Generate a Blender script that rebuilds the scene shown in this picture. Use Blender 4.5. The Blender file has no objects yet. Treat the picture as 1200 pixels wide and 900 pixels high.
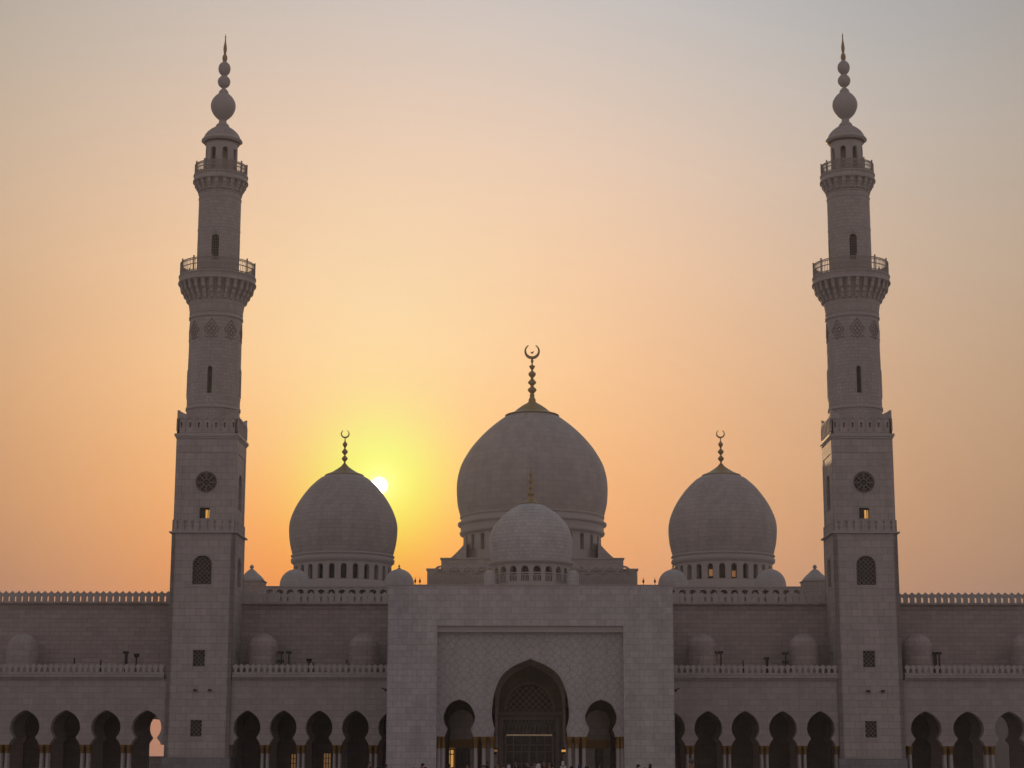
import bpy, math, random
from mathutils import Vector, Matrix
random.seed(7)
PI = math.pi
R = math.radians
C = bpy.context.scene.collection
scene = bpy.context.scene

# ------------------------------------------------------------------ camera
F = 2200.0
CAMZ = 1.9
PITCH, YAW, ROLL = R(11.22), R(0.572), R(0.10)
ROT = Matrix.Rotation(YAW, 3, 'Z') @ Matrix.Rotation(PI/2 + PITCH, 3, 'X') @ Matrix.Rotation(ROLL, 3, 'Z')
CAM = Vector((0, 0, CAMZ))
FWD = ROT @ Vector((0, 0, -1))
cd = bpy.data.cameras.new('camera'); cam = bpy.data.objects.new('camera', cd); C.objects.link(cam)
cam.location = CAM; cam.rotation_euler = ROT.to_euler()
cd.sensor_width = 36; cd.lens = 36*F/1200; cd.clip_end = 5000; cd.clip_start = 0.5
scene.camera = cam

def P(x, y, Y):
    """photograph measurement (1200x900) at distance Y from the camera -> metres"""
    d = ROT @ Vector(((x-600)/F, (450-y)/F, -1))
    t = Y/d.y
    return CAM + d*t
def ZZ(y, Y, x=622): return P(x, y, Y).z
def XX(x, Y, y=800): return P(x, y, Y).x
def mpp(Y, z): return ((Vector((0, Y, z))-CAM).dot(FWD))/F      # metres per photograph pixel

# ------------------------------------------------------------------ mesh helpers
class MB:
    def __init__(s): s.v = []; s.f = []; s.sm = []
    def vert(s, p): s.v.append(tuple(p)); return len(s.v)-1
    def face(s, pts, smooth=False):
        s.f.append([s.vert(p) for p in pts]); s.sm.append(smooth)
    def box(s, x0, x1, y0, y1, z0, z1):
        a = [s.vert(p) for p in ((x0,y0,z0),(x1,y0,z0),(x1,y1,z0),(x0,y1,z0),(x0,y0,z1),(x1,y0,z1),(x1,y1,z1),(x0,y1,z1))]
        for q in ((0,3,2,1),(4,5,6,7),(0,1,5,4),(1,2,6,5),(2,3,7,6),(3,0,4,7)):
            s.f.append([a[i] for i in q]); s.sm.append(False)
    def obox(s, c, ux, uy, uz):
        """oriented box, half vectors"""
        c = Vector(c); ux, uy, uz = Vector(ux), Vector(uy), Vector(uz)
        a = [s.vert(c+sx*ux+sy*uy+sz*uz) for sz in (-1,1) for sx, sy in ((-1,-1),(1,-1),(1,1),(-1,1))]
        for q in ((0,3,2,1),(4,5,6,7),(0,1,5,4),(1,2,6,5),(2,3,7,6),(3,0,4,7)):
            s.f.append([a[i] for i in q]); s.sm.append(False)
    def bar(s, p, q, w, d=None, up=None):
        p, q = Vector(p), Vector(q); t = (q-p)
        if t.length < 1e-6: return
        u = t.normalized(); r = Vector(up) if up else (Vector((0,0,1)) if abs(u.z) < .9 else Vector((1,0,0)))
        a = u.cross(r).normalized(); b = a.cross(u)
        s.obox((p+q)/2, t/2, a*(w/2), b*((d or w)/2))
    def lathe(s, prof, cx, cy, n=48, flute=None):
        """prof (r, z) list; rings; smooth between rings with gentle angles"""
        rings = []
        for r, z in prof:
            r = max(r, 1e-4)
            ring = []
            for k in range(n):
                a = 2*PI*k/n
                rr = r*(1 + (flute[1]*math.cos(flute[0]*a) if flute else 0))
                ring.append(s.vert((cx+rr*math.sin(a), cy-rr*math.cos(a), z)))
            rings.append(ring)
        for i in range(len(prof)-1):
            for k in range(n):
                k2 = (k+1) % n
                s.f.append([rings[i][k], rings[i][k2], rings[i+1][k2], rings[i+1][k]]); s.sm.append(True)
    def prism(s, poly, y0, y1):
        """poly (x,z) outline extruded along y"""
        n = len(poly)
        s.face([(x, y0, z) for x, z in poly]); s.face([(x, y1, z) for x, z in reversed(poly)])
        for i in range(n):
            a, b = poly[i], poly[(i+1) % n]
            s.face([(a[0], y0, a[1]), (a[0], y1, a[1]), (b[0], y1, b[1]), (b[0], y0, b[1])])
    def wall(s, u0, u1, z0, z1, ops, th, M, sub=1, back=True, topedge=None):
        """wall u0..u1 x z0..z1 with openings (uc, [(z, halfwidth)...ascending]); M(u,z,d) maps to space"""
        ops = sorted(ops, key=lambda o: o[0])
        cuts = [u0] + [(ops[i][0]+ops[i+1][0])/2 for i in range(len(ops)-1)] + [u1]
        def q(ua, ub, za, zb, za2=None, zb2=None):
            for k in range(sub):
                a = ua+(ub-ua)*k/sub; b = ua+(ub-ua)*(k+1)/sub
                for d in ((0, th) if back else (0,)):
                    s.face([M(a,za,d), M(b,za,d), M(b,zb,d), M(a,zb,d)])
        if not ops: q(u0, u1, z0, z1)
        for i, (uc, pr) in enumerate(ops):
            ua, ub = cuts[i], cuts[i+1]
            zb, zt = pr[0][0], pr[-1][0]
            if zb > z0+1e-4: q(ua, ub, z0, zb)
            if zt < z1-1e-4: q(ua, ub, zt, z1)
            for j in range(len(pr)-1):
                (za, ha), (zc, hc) = pr[j], pr[j+1]
                if abs(zc-za) > 1e-6:
                    for d in ((0, th) if back else (0,)):
                        s.face([M(ua,za,d), M(uc-ha,za,d), M(uc-hc,zc,d), M(ua,zc,d)])
                        s.face([M(uc+ha,za,d), M(ub,za,d), M(ub,zc,d), M(uc+hc,zc,d)])
                for sg in (-1, 1):
                    s.face([M(uc+sg*ha,za,0), M(uc+sg*ha,za,th), M(uc+sg*hc,zc,th), M(uc+sg*hc,zc,0)], True)
            if zb > z0+1e-4: s.face([M(uc-pr[0][1],zb,0), M(uc+pr[0][1],zb,0), M(uc+pr[0][1],zb,th), M(uc-pr[0][1],zb,th)])
            if pr[-1][1] > 1e-3: s.face([M(uc-pr[-1][1],zt,0), M(uc+pr[-1][1],zt,0), M(uc+pr[-1][1],zt,th), M(uc-pr[-1][1],zt,th)])
        s.face([M(u0,z1,0), M(u1,z1,0), M(u1,z1,th), M(u0,z1,th)])
        s.face([M(u0,z0,0), M(u1,z0,0), M(u1,z0,th), M(u0,z0,th)]) if not any(o[1][0][0] <= z0+1e-4 for o in ops) else None
        for u in (u0, u1): s.face([M(u,z0,0), M(u,z0,th), M(u,z1,th), M(u,z1,0)])
    def build(s, name, mat, parent=None, origin=None, merge=True):
        me = bpy.data.meshes.new(name)
        o = bpy.data.objects.new(name, me); C.objects.link(o)
        if parent is not None:
            org = org_of(parent); o.parent = parent
            off = org
        else:
            off = Vector(origin) if origin is not None else Vector((0,0,0)); o.location = off
        ORG[o] = off
        me.from_pydata([tuple(Vector(v)-off) for v in s.v], [], s.f)
        for p, k in zip(me.polygons, s.sm): p.use_smooth = k
        me.materials.append(mat)
        return o
ORG = {}
def org_of(o): return ORG[o]
def empty(name, loc, label, cat, group=None):
    o = bpy.data.objects.new(name, None); C.objects.link(o); o.location = loc; ORG[o] = Vector(loc)
    o.empty_display_size = 0.2
    o['label'] = label; o['category'] = cat; o['kind'] = 'thing'
    if group: o['group'] = group
    return o
def copy_tree(o, loc=None, label=None, parent=None, scale=None):
    c = o.copy(); C.objects.link(c); c.parent = parent
    if loc is not None: c.location = loc
    if label: c['label'] = label
    if scale is not None: c.scale = (scale,)*3
    ORG[c] = Vector(c.location)
    for ch in list(o.children): copy_tree(ch, parent=c)
    return c
def flatM(y): return lambda u, z, d: (u, y+d, z)
def cylM(cx, cy, r): return lambda u, z, d: (cx+(r-d)*math.sin(u), cy-(r-d)*math.cos(u), z)

# ------------------------------------------------------------------ materials
def newmat(name):
    m = bpy.data.materials.new(name); m.use_nodes = True
    nt = m.node_tree; nt.nodes.clear()
    out = nt.nodes.new('ShaderNodeOutputMaterial'); b = nt.nodes.new('ShaderNodeBsdfPrincipled')
    nt.links.new(b.outputs[0], out.inputs[0]); return m, nt, b
def mth(nt, op, a, b=None, c=None):
    n = nt.nodes.new('ShaderNodeMath'); n.operation = op
    for i, v in enumerate((a, b, c)):
        if v is None: continue
        if isinstance(v, (int, float)): n.inputs[i].default_value = v
        else: nt.links.new(v, n.inputs[i])
    return n.outputs[0]
def mixc(nt, f, a, b, mode='MIX'):
    n = nt.nodes.new('ShaderNodeMix'); n.data_type = 'RGBA'; n.blend_type = mode
    for k, v in ((0, f), (6, a), (7, b)):
        if isinstance(v, (int, float)): n.inputs[k].default_value = v
        elif isinstance(v, tuple): n.inputs[k].default_value = (*v, 1) if len(v) == 3 else v
        else: nt.links.new(v, n.inputs[k])
    return n.outputs[2]
def stone(name, col, bw=1.6, bh=0.75, radial=None, joint=0.72, var=0.10, rough=0.55, lattice=0, stain=0.16):
    m, nt, b = newmat(name)
    tc = nt.nodes.new('ShaderNodeTexCoord'); sep = nt.nodes.new('ShaderNodeSeparateXYZ'); nt.links.new(tc.outputs['Object'], sep.inputs[0])
    x, y, z = sep.outputs
    if radial:
        u = mth(nt, 'MULTIPLY', mth(nt, 'ARCTAN2', x, y), radial)
        v = z
    else:
        g = nt.nodes.new('ShaderNodeNewGeometry'); sn = nt.nodes.new('ShaderNodeSeparateXYZ'); nt.links.new(g.outputs['True Normal'], sn.inputs[0])
        side = mth(nt, 'GREATER_THAN', mth(nt, 'ABSOLUTE', sn.outputs[0]), 0.7)
        up = mth(nt, 'GREATER_THAN', mth(nt, 'ABSOLUTE', sn.outputs[2]), 0.7)
        u = mth(nt, 'ADD', mth(nt, 'MULTIPLY', x, mth(nt, 'SUBTRACT', 1, side)), mth(nt, 'MULTIPLY', y, side))
        v = mth(nt, 'ADD', mth(nt, 'MULTIPLY', z, mth(nt, 'SUBTRACT', 1, up)), mth(nt, 'MULTIPLY', y, up))
    cb = nt.nodes.new('ShaderNodeCombineXYZ'); nt.links.new(u, cb.inputs[0]); nt.links.new(v, cb.inputs[1])
    br = nt.nodes.new('ShaderNodeTexBrick'); nt.links.new(cb.outputs[0], br.inputs['Vector'])
    br.inputs['Scale'].default_value = 1; br.inputs['Brick Width'].default_value = bw; br.inputs['Row Height'].default_value = bh
    br.inputs['Mortar Size'].default_value = 0.03; br.inputs['Mortar Smooth'].default_value = 0.3; br.inputs['Bias'].default_value = 0
    c1 = tuple(c*(1+var) for c in col); c2 = tuple(c*(1-var) for c in col); cm = tuple(c*joint for c in col)
    for k, c in (('Color1', c1), ('Color2', c2), ('Mortar', cm)): br.inputs[k].default_value = (*c, 1)
    n1 = nt.nodes.new('ShaderNodeTexNoise'); n1.inputs['Scale'].default_value = 0.22; n1.inputs['Detail'].default_value = 6; n1.inputs['Roughness'].default_value = .62
    nt.links.new(tc.outputs['Object'], n1.inputs['Vector'])
    n2 = nt.nodes.new('ShaderNodeTexNoise'); n2.inputs['Scale'].default_value = 1.4; n2.inputs['Detail'].default_value = 8; n2.inputs['Roughness'].default_value = .7; n2.inputs['Distortion'].default_value = 1.2
    nt.links.new(tc.outputs['Object'], n2.inputs['Vector'])
    n3 = nt.nodes.new('ShaderNodeTexBrick'); n3.inputs['Scale'].default_value = 1; n3.inputs['Brick Width'].default_value = bw*.5; n3.inputs['Row Height'].default_value = bh*2; n3.offset = .37
    n3.inputs['Color1'].default_value = (1, 1, 1, 1); n3.inputs['Color2'].default_value = (0, 0, 0, 1); n3.inputs['Mortar'].default_value = (.3, .3, .3, 1); n3.inputs['Mortar Size'].default_value = .015
    nt.links.new(cb.outputs[0], n3.inputs['Vector'])
    n4 = nt.nodes.new('ShaderNodeTexNoise'); n4.inputs['Scale'].default_value = .55; n4.inputs['Detail'].default_value = 3        # long vertical run-off streaks
    mp = nt.nodes.new('ShaderNodeMapping'); mp.inputs['Scale'].default_value = (1, 1, .12); nt.links.new(tc.outputs['Object'], mp.inputs[0]); nt.links.new(mp.outputs[0], n4.inputs['Vector'])
    f = mth(nt, 'ADD', mth(nt, 'MULTIPLY', n1.outputs[0], stain*1.3), mth(nt, 'MULTIPLY', n2.outputs[0], stain*2.2))
    f = mth(nt, 'ADD', f, mth(nt, 'MULTIPLY', n3.outputs['Fac'], -.10))
    f = mth(nt, 'ADD', f, mth(nt, 'MULTIPLY', mth(nt, 'SUBTRACT', n3.outputs['Color'], .5), var*.9))
    f = mth(nt, 'ADD', f, mth(nt, 'MULTIPLY', mth(nt, 'SUBTRACT', n4.outputs[0], .5), stain*1.6))
    f = mth(nt, 'ADD', f, 1-stain*1.75)
    cc = nt.nodes.new('ShaderNodeCombineColor')
    for i in range(3): nt.links.new(f, cc.inputs[i])
    colr = mixc(nt, 1.0, br.outputs['Color'], cc.outputs[0], 'MULTIPLY')
    height = mth(nt, 'SUBTRACT', 1, br.outputs['Fac'])
    if lattice:
        k = 2*PI/lattice
        a = mth(nt, 'SINE', mth(nt, 'MULTIPLY', mth(nt, 'ADD', u, v), k)); c_ = mth(nt, 'SINE', mth(nt, 'MULTIPLY', mth(nt, 'SUBTRACT', u, v), k))
        h = mth(nt, 'MULTIPLY', a, c_); w2 = mth(nt, 'MULTIPLY', mth(nt, 'COSINE', mth(nt, 'MULTIPLY', u, k*1.5)), mth(nt, 'COSINE', mth(nt, 'MULTIPLY', v, k*1.5)))
        line = mth(nt, 'LESS_THAN', mth(nt, 'ABSOLUTE', mth(nt, 'ADD', h, mth(nt, 'MULTIPLY', w2, .55))), 0.24)
        colr = mixc(nt, mth(nt, 'MULTIPLY', line, 0.34), colr, tuple(c*0.45 for c in col))  # shade of the carved grooves painted into the colour
        height = mth(nt, 'SUBTRACT', height, mth(nt, 'MULTIPLY', line, 1.5))
    nt.links.new(colr, b.inputs['Base Color']); b.inputs['Roughness'].default_value = rough
    bp = nt.nodes.new('ShaderNodeBump'); bp.inputs['Strength'].default_value = 0.5; bp.inputs['Distance'].default_value = 0.04
    nt.links.new(height, bp.inputs['Height']); nt.links.new(bp.outputs[0], b.inputs['Normal'])
    return m
def plain(name, col, rough=0.6, metal=0.0, noise=0.15, nscale=2.0):
    m, nt, b = newmat(name)
    tc = nt.nodes.new('ShaderNodeTexCoord'); n = nt.nodes.new('ShaderNodeTexNoise'); n.inputs['Scale'].default_value = nscale; n.inputs['Detail'].default_value = 5
    nt.links.new(tc.outputs['Object'], n.inputs['Vector'])
    colr = mixc(nt, n.outputs[0], tuple(c*(1-noise) for c in col), tuple(c*(1+noise) for c in col))
    nt.links.new(colr, b.inputs['Base Color']); b.inputs['Roughness'].default_value = rough; b.inputs['Metallic'].default_value = metal
    return m
def glow(name, col, s):
    m, nt, b = newmat(name)
    tc = nt.nodes.new('ShaderNodeTexCoord'); n = nt.nodes.new('ShaderNodeTexNoise'); n.inputs['Scale'].default_value = 1.3
    nt.links.new(tc.outputs['Object'], n.inputs['Vector'])
    b.inputs['Base Color'].default_value = (*col, 1); b.inputs['Roughness'].default_value = .4
    nt.links.new(mixc(nt, n.outputs[0], tuple(c*.6 for c in col), tuple(min(c*1.3, 1) for c in col)), b.inputs['Emission Color'])
    b.inputs['Emission Strength'].default_value = s
    return m
ALB = 0.50
mMarble = stone('white_marble', (ALB*1.02, ALB*.95, ALB*.925), 1.5, .95, var=.08, joint=.66)
mPortal = stone('portal_marble', (ALB*1.13, ALB*1.1, ALB*1.14), 1.25, .82, var=.08, joint=.72, stain=.24)
mPanel = stone('carved_marble', (ALB*1.08, ALB*1.08, ALB*1.1), 4.0, 4.0, var=.03, joint=.9, lattice=2.2)
mWall = stone('warm_stone', (ALB*.90, ALB*.79, ALB*.76), 1.5, .62, var=.10, joint=.66)
mArc = stone('arcade_stone', (ALB*.92, ALB*.85, ALB*.84), 1.5, .8, var=.08, joint=.74)
mTrim = plain('smooth_marble_trim', (ALB, ALB*.95, ALB*.93), .5, noise=.08, nscale=1.0)
mPlinth = stone('grey_plinth_stone', (ALB*.6, ALB*.6, ALB*.62), 1.2, .8)
mGold = plain('gilded_metal', (.46, .34, .18), .5, .4, noise=.3, nscale=3)
mCap = plain('gilded_capital', (.26, .15, .045), .45, .5, noise=.35, nscale=4)
mBronze = plain('dark_bronze', (.07, .045, .03), .5, .5)
mDark = plain('shade_dark_stone', (.05, .04, .04), .7)  # colour darkened to stand for shade behind slots and inner arches
mGlass = plain('dark_glass', (.045, .04, .04), .25)
mIron = plain('dark_painted_iron', (.03, .028, .028), .5)
mRail = plain('stone_railing', (.40, .36, .33), .6)
mDoor = plain('door_surround_stone', (.30, .26, .235), .6)
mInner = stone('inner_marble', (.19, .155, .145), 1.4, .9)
mLit = glow('lamp_lit_window', (1.0, .42, .10), 0.7)
mLitDim = glow('dim_lit_window', (1.0, .46, .17), 0.13)
mLitDoor = glow('door_light_strip', (.95, .62, .38), 0.11)
domeMats = {}
def domeMat(r, big=1.0):
    key = round(r)
    if key not in domeMats: domeMats[key] = stone('dome_marble', ((ALB*1.2, ALB*1.19, ALB*1.21) if 4.5 < r < 7 else (ALB*1.0, ALB*.94, ALB*.92)), max(.9, r*.14), max(.5, r*.075), radial=r, var=.065, joint=.70, stain=.2)
    return domeMats[key]

# profile measured in photograph pixels: (y, half width) about an axis at distance Y
def prof(pts, xpx, Y):
    out = []
    for y, hw in pts:
        z = P(xpx, y, Y).z
        out.append((hw*mpp(Y, z), z))
    return out
def smoothp(pts, n=4):
    """Catmull-Rom refine of (a,b) list"""
    out = []
    for i in range(len(pts)-1):
        p0 = pts[max(i-1, 0)]; p1 = pts[i]; p2 = pts[i+1]; p3 = pts[min(i+2, len(pts)-1)]
        for k in range(n):
            t = k/n
            out.append(tuple(.5*((2*p1[j]) + (-p0[j]+p2[j])*t + (2*p0[j]-5*p1[j]+4*p2[j]-p3[j])*t*t + (-p0[j]+3*p1[j]-3*p2[j]+p3[j])*t**3) for j in (0, 1)))
    out.append(pts[-1]); return out
def archp(w, zb, zs, rise, n=8):
    """pointed arch opening: half width w, bottom zb, spring zs, apex zs+rise"""
    pr = [(zb, w), (zs, w)]
    for k in range(1, n+1):
        t = k/n
        pr.append((zs+rise*math.sin(t*PI/2)**.9, w*math.cos(t*PI/2)**.85 if k < n else 0.0))
    return pr
def circp(r, zc, n=16):
    return [(zc-r*math.cos(PI*k/n), max(r*math.sin(PI*k/n), 0)) for k in range(n+1)]
def rectp(w, zb, zt): return [(zb, w), (zt, w)]

# ------------------------------------------------------------------ ground
g = MB(); g.box(-900, 900, -300, 1300, -0.6, 0.0)
mGround = stone('plaza_paving', (.40, .37, .34), 2.4, 2.4, var=.10, joint=.6, rough=.6)
go = g.build('ground', mGround); go['kind'] = 'structure'

# ------------------------------------------------------------------ minaret
YM = 260.0
xl = XX(232.7, YM, 800); W1 = 76*mpp(YM, 10); h1 = W1/2
axY = YM+h1
xr = XX(1018.7, YM, 760)
def build_minaret(xc):
    t = empty('minaret', (xc, axY, 0), 'tall white marble minaret nearest the setting sun, left of the domes', 'minaret', 'minarets beside the gateway')
    zf = lambda y, Y=YM: P(232, y, Y).z
    za = lambda y: P(255, y, axY).z
    def face(k, half):
        c, s_ = (1, 0, -1, 0)[k], (0, 1, 0, -1)[k]
        def M(u, z, d):
            lx, ly = u, -(half-d)
            return (xc + lx*c - ly*s_, axY + lx*s_ + ly*c, z)
        return M
    # plinth
    zp = zf(887.5)
    m = MB(); m.box(xc-h1-.18, xc+h1+.18, axY-h1-.18, axY+h1+.18, 0, zp); m.build('plinth', mPlinth, t)
    # lower shaft
    z_b0 = zf(624.5); zc1 = zf(508.5, YM+.17); zc0 = zf(609)
    lower = MB()
    rows = [(zp, zf(815), [((XX(229.7, YM, 853)-xc), rectp(6.6*mpp(YM, 5), zf(863), zf(844)))]),
            (zf(815), zf(730), [((XX(233, YM, 771)-xc), rectp(6.9*mpp(YM, 12), zf(781), zf(762)))]),
            (zf(730), z_b0, [((XX(236.7, YM, 670)-xc), archp(11.2*mpp(YM, 24), zf(684.8), zf(662), zf(651)-zf(662)))])]
    for k in range(4):
        M = face(k, h1)
        for z0, z1, ops in rows: lower.wall(-h1, h1, z0, z1, ops, .55, M, back=False)
    lo = lower.build('square_shaft', mMarble, t)
    def window(parent_t, k, half, uc, w, z0, z1, name='lattice_window', apex=None, lit=None, step=.55, bar=.1):
        M = face(k, half); m = MB()
        m.face([M(uc-w-.02, z0-.02, .5), M(uc+w+.02, z0-.02, .5), M(uc+w+.02, z1+.02, .5), M(uc-w-.02, z1+.02, .5)])
        o = m.build(name, mGlass, parent_t)
        l = MB(); H = z1-z0; n = int((2*w+H)/step)
        nx, ny = Vector(M(0, 0, 0))-Vector(M(0, 0, 1)), None
        for s_ in (-1, 1):
            for i in range(-n, n+1):
                # line u = uc + s*(z - z0) + i*step*1.41 clipped to rect
                c0 = i*step*1.414
                pts = []
                for zz in (0, H):
                    pass
                ua, zA = -w, (-w-c0)*s_
                ub, zB = w, (w-c0)*s_
                if s_ == -1: pass
                # clip in z
                def clip(u1, z1_, u2, z2_):
                    lo_, hi_ = 0, 1
                    dz = z2_-z1_
                    for lim, sg in ((0, 1), (H, -1)):
                        a_ = (z1_-lim)*sg; b_ = (z2_-lim)*sg
                        if a_ < 0 and b_ < 0: return None
                        if a_ < 0: lo_ = max(lo_, a_/(a_-b_))
                        elif b_ < 0: hi_ = min(hi_, a_/(a_-b_))
                    if hi_-lo_ < 1e-3: return None
                    return (u1+(u2-u1)*lo_, z1_+dz*lo_, u1+(u2-u1)*hi_, z1_+dz*hi_)
                r_ = clip(ua, zA, ub, zB)
                if r_: l.bar(M(uc+r_[0], z0+r_[1], .33), M(uc+r_[2], z0+r_[3], .33), bar, bar, up=nx)
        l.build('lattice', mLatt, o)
        return o
    # front windows (and the same on the other faces)
    for k in range(4):
        window(t, k, h1, rows[0][2][0][0], 6.6*mpp(YM, 5), zf(863), zf(844), step=.42, bar=.09)
        window(t, k, h1, rows[1][2][0][0], 6.9*mpp(YM, 12), zf(781), zf(762), step=.42, bar=.09)
        window(t, k, h1, rows[2][2][0][0], 11.2*mpp(YM, 24), zf(684.8), zf(652), step=.45, bar=.1)
    for k in range(4):
        M = face(k, h1+.06)
        for (uc, w, z0, z1) in ((rows[0][2][0][0], 6.6*mpp(YM, 5), zf(863), zf(844)), (rows[1][2][0][0], 6.9*mpp(YM, 12), zf(781), zf(762)), (rows[2][2][0][0], 11.2*mpp(YM, 24), zf(684.8), zf(651))):
            fr = MB()
            for (a, b_, c_, d_) in ((uc-w-.28, uc-w-.10, z0-.28, z1+.3), (uc+w+.10, uc+w+.28, z0-.28, z1+.3), (uc-w-.10, uc+w+.10, z0-.28, z0-.1), (uc-w-.10, uc+w+.10, z1+.1, z1+.3)):
                q = [M(a, c_, 0), M(b_, c_, 0), M(b_, d_, 0), M(a, d_, 0)]; q2 = [M(a, c_, .057), M(b_, c_, .057), M(b_, d_, .057), M(a, d_, .057)]
                fr.face(q)
                for i in range(4): fr.face([q[i], q[(i+1) % 4], q2[(i+1) % 4], q2[i]])
            fr.build('window_surround', mTrim, t)
    # belt cornice + slotted balustrade
    m = MB(); m.box(xc-h1-.34, xc+h1+.34, axY-h1-.34, axY+h1+.34, z_b0, zf(622.8)); m.build('belt_cornice', mTrim, t)
    bal = MB(); hb = h1-.02; zb1 = zf(622.8)
    for k in range(4):
        M = face(k, hb+.001*k)
        ops = []
        for i in range(8):
            u = (i-3.5)*(2*hb*.82/7)
            ops.append((u, [(zf(620.5), .13), (zf(614), .13), (zf(613.2), .22), (zf(611), .23), (zf(610.2), .12), (zf(609.9), 0)]))
        bal.wall(-hb, hb, zb1, zc0, ops, .22, M)
    bal.build('slotted_balustrade', mMarble, t)
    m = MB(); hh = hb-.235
    m.box(xc-hh, xc+hh, axY-hh, axY+hh, zb1-.01, zf(610.2)); m.build('slot_shade', mDark, t)  # dark block behind the slots, painting the shade inside them
    # second stage
    h2 = 71.3*mpp(YM, 33)/2; Y2 = axY-h2
    z2 = lambda y: P(240, y, Y2).z
    um = XX(241.7, Y2, 565)-xc; rM = 12.6*mpp(Y2, z2(565))
    ul = XX(239.7, Y2, 601)-xc; wl = 5.9*mpp(Y2, z2(601))
    up = MB(); aw = 1.15
    for k in range(4):
        M = face(k, h2)
        if k in (0, 2):
            up.wall(-h2, h2, zb1, z2(588), [(ul, rectp(wl, z2(607.3), z2(594.7)))], .5, M, back=False)
            up.wall(-h2, h2, z2(588), zc1, [(um, circp(rM, z2(565)))], .5, M, back=False)
        else:
            up.wall(-h2, h2, zb1, zc1, [(0, archp(aw*1.25, z2(594), z2(562), z2(552)-z2(562)))], .5, M, back=False)
    up.build('upper_square_shaft', mMarble, t)
    for k in (0, 2):
        M = face(k, h2); n_ = Vector(M(0, 0, 0))-Vector(M(0, 0, 1))
        m = MB(); m.face([M(um-rM-.05, z2(565)-rM-.05, .48), M(um+rM+.05, z2(565)-rM-.05, .48), M(um+rM+.05, z2(565)+rM+.05, .48), M(um-rM-.05, z2(565)+rM+.05, .48)])
        w = m.build('medallion_window', mGlass, t)
        l = MB(); zc = z2(565)
        def ring(r0, uc_, zc_, wd, n=24):
            for i in range(n):
                a, b_ = 2*PI*i/n, 2*PI*(i+1)/n
                l.bar(M(uc_+r0*math.cos(a), zc_+r0*math.sin(a), .2), M(uc_+r0*math.cos(b_), zc_+r0*math.sin(b_), .2), wd, wd, up=n_)
        ring(rM*.97, um, zc, .16, 32); ring(rM*.30, um, zc, .11, 12)
        for i in range(8):
            a = 2*PI*i/8+PI/8
            ring(rM*.30, um+rM*.63*math.cos(a), zc+rM*.63*math.sin(a), .11, 10)
            l.bar(M(um+rM*.3*math.cos(a+PI/8), zc+rM*.3*math.sin(a+PI/8), .2), M(um+rM*math.cos(a+PI/8), zc+rM*math.sin(a+PI/8), .2), .12, .12, up=n_)
        for s_ in (-1, 1):
            for i in range(-4, 5):
                c0 = i*rM*.42
                if abs(c0) < rM*1.3:
                    L = math.sqrt(max(rM*rM-(c0*.7071)**2, 0))*.98
                    cx0, cz0 = c0*.5, -c0*.5*s_
                    l.bar(M(um+cx0-L*.7071, zc+cz0-L*.7071*s_, .26), M(um+cx0+L*.7071, zc+cz0+L*.7071*s_, .26), .085, .085, up=n_)
        l.build('tracery', mLatt, w)
        fr = MB()
        for i in range(32):
            a, b_ = 2*PI*i/32, 2*PI*(i+1)/32
            fr.bar(M(um+rM*1.1*math.cos(a), zc+rM*1.1*math.sin(a), -.02), M(um+rM*1.1*math.cos(b_), zc+rM*1.1*math.sin(b_), -.02), .16, .12, up=n_)
        fr.build('medallion_rim', mTrim, w)
        m = MB(); m.face([M(ul-wl, z2(607.3), .49), M(ul+wl, z2(607.3), .49), M(ul+wl, z2(594.7), .49), M(ul-wl, z2(594.7), .49)])
        w = m.build('small_window', mGlass, t)
        m = MB(); m.face([M(ul+wl*.12, z2(606.6), .45), M(ul+wl*.86, z2(606.6), .45), M(ul+wl*.86, z2(597), .45), M(ul+wl*.12, z2(597), .45)]); m.build('lit_pane', mLit, w)
        m = MB(); m.bar(M(ul+wl*.62, z2(607), .4), M(ul+wl*.62, z2(595), .4), .09, .09, up=n_); m.build('mullion', mIron, w)
    for k in (1, 3):
        M = face(k, h2)
        m = MB(); m.face([M(-aw*1.25, z2(594), .48), M(aw*1.25, z2(594), .48), M(aw*1.25, z2(552), .48), M(-aw*1.25, z2(552), .48)])
        m.build('arched_window', mBronze, t)
    # raised frame strips round the panels of the upper stage
    fr = MB()
    for k in range(4):
        Mk = face(k, h2+.07)
        def strip(a, b_, c_, d_):
            q = [Mk(a, c_, 0), Mk(b_, c_, 0), Mk(b_, d_, 0), Mk(a, d_, 0)]; q2 = [Mk(a, c_, .066), Mk(b_, c_, .066), Mk(b_, d_, .066), Mk(a, d_, .066)]
            fr.face(q)
            for i in range(4): fr.face([q[i], q[(i+1) % 4], q2[(i+1) % 4], q2[i]])
        strip(-h2, h2, z2(530), zc1-.003); strip(-h2, -h2+.9, zc0, z2(530)-.003); strip(h2-.9, h2, zc0, z2(530)-.003)
    fr.build('corner_pilaster', mMarble, t)
    # cornice of second stage and parapet
    zk = z2(511.5)
    m = MB(); m.box(xc-h2-.18, xc+h2+.18, axY-h2-.18, axY+h2+.18, zk-.25, zk+.02); m.box(xc-h2-.33, xc+h2+.33, axY-h2-.33, axY+h2+.33, zk+.02, z2(508.3))
    m.build('cornice', mTrim, t)
    zt = z2(486.5); zq = z2(508.3)
    m = MB(); hp = h2+.05
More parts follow.
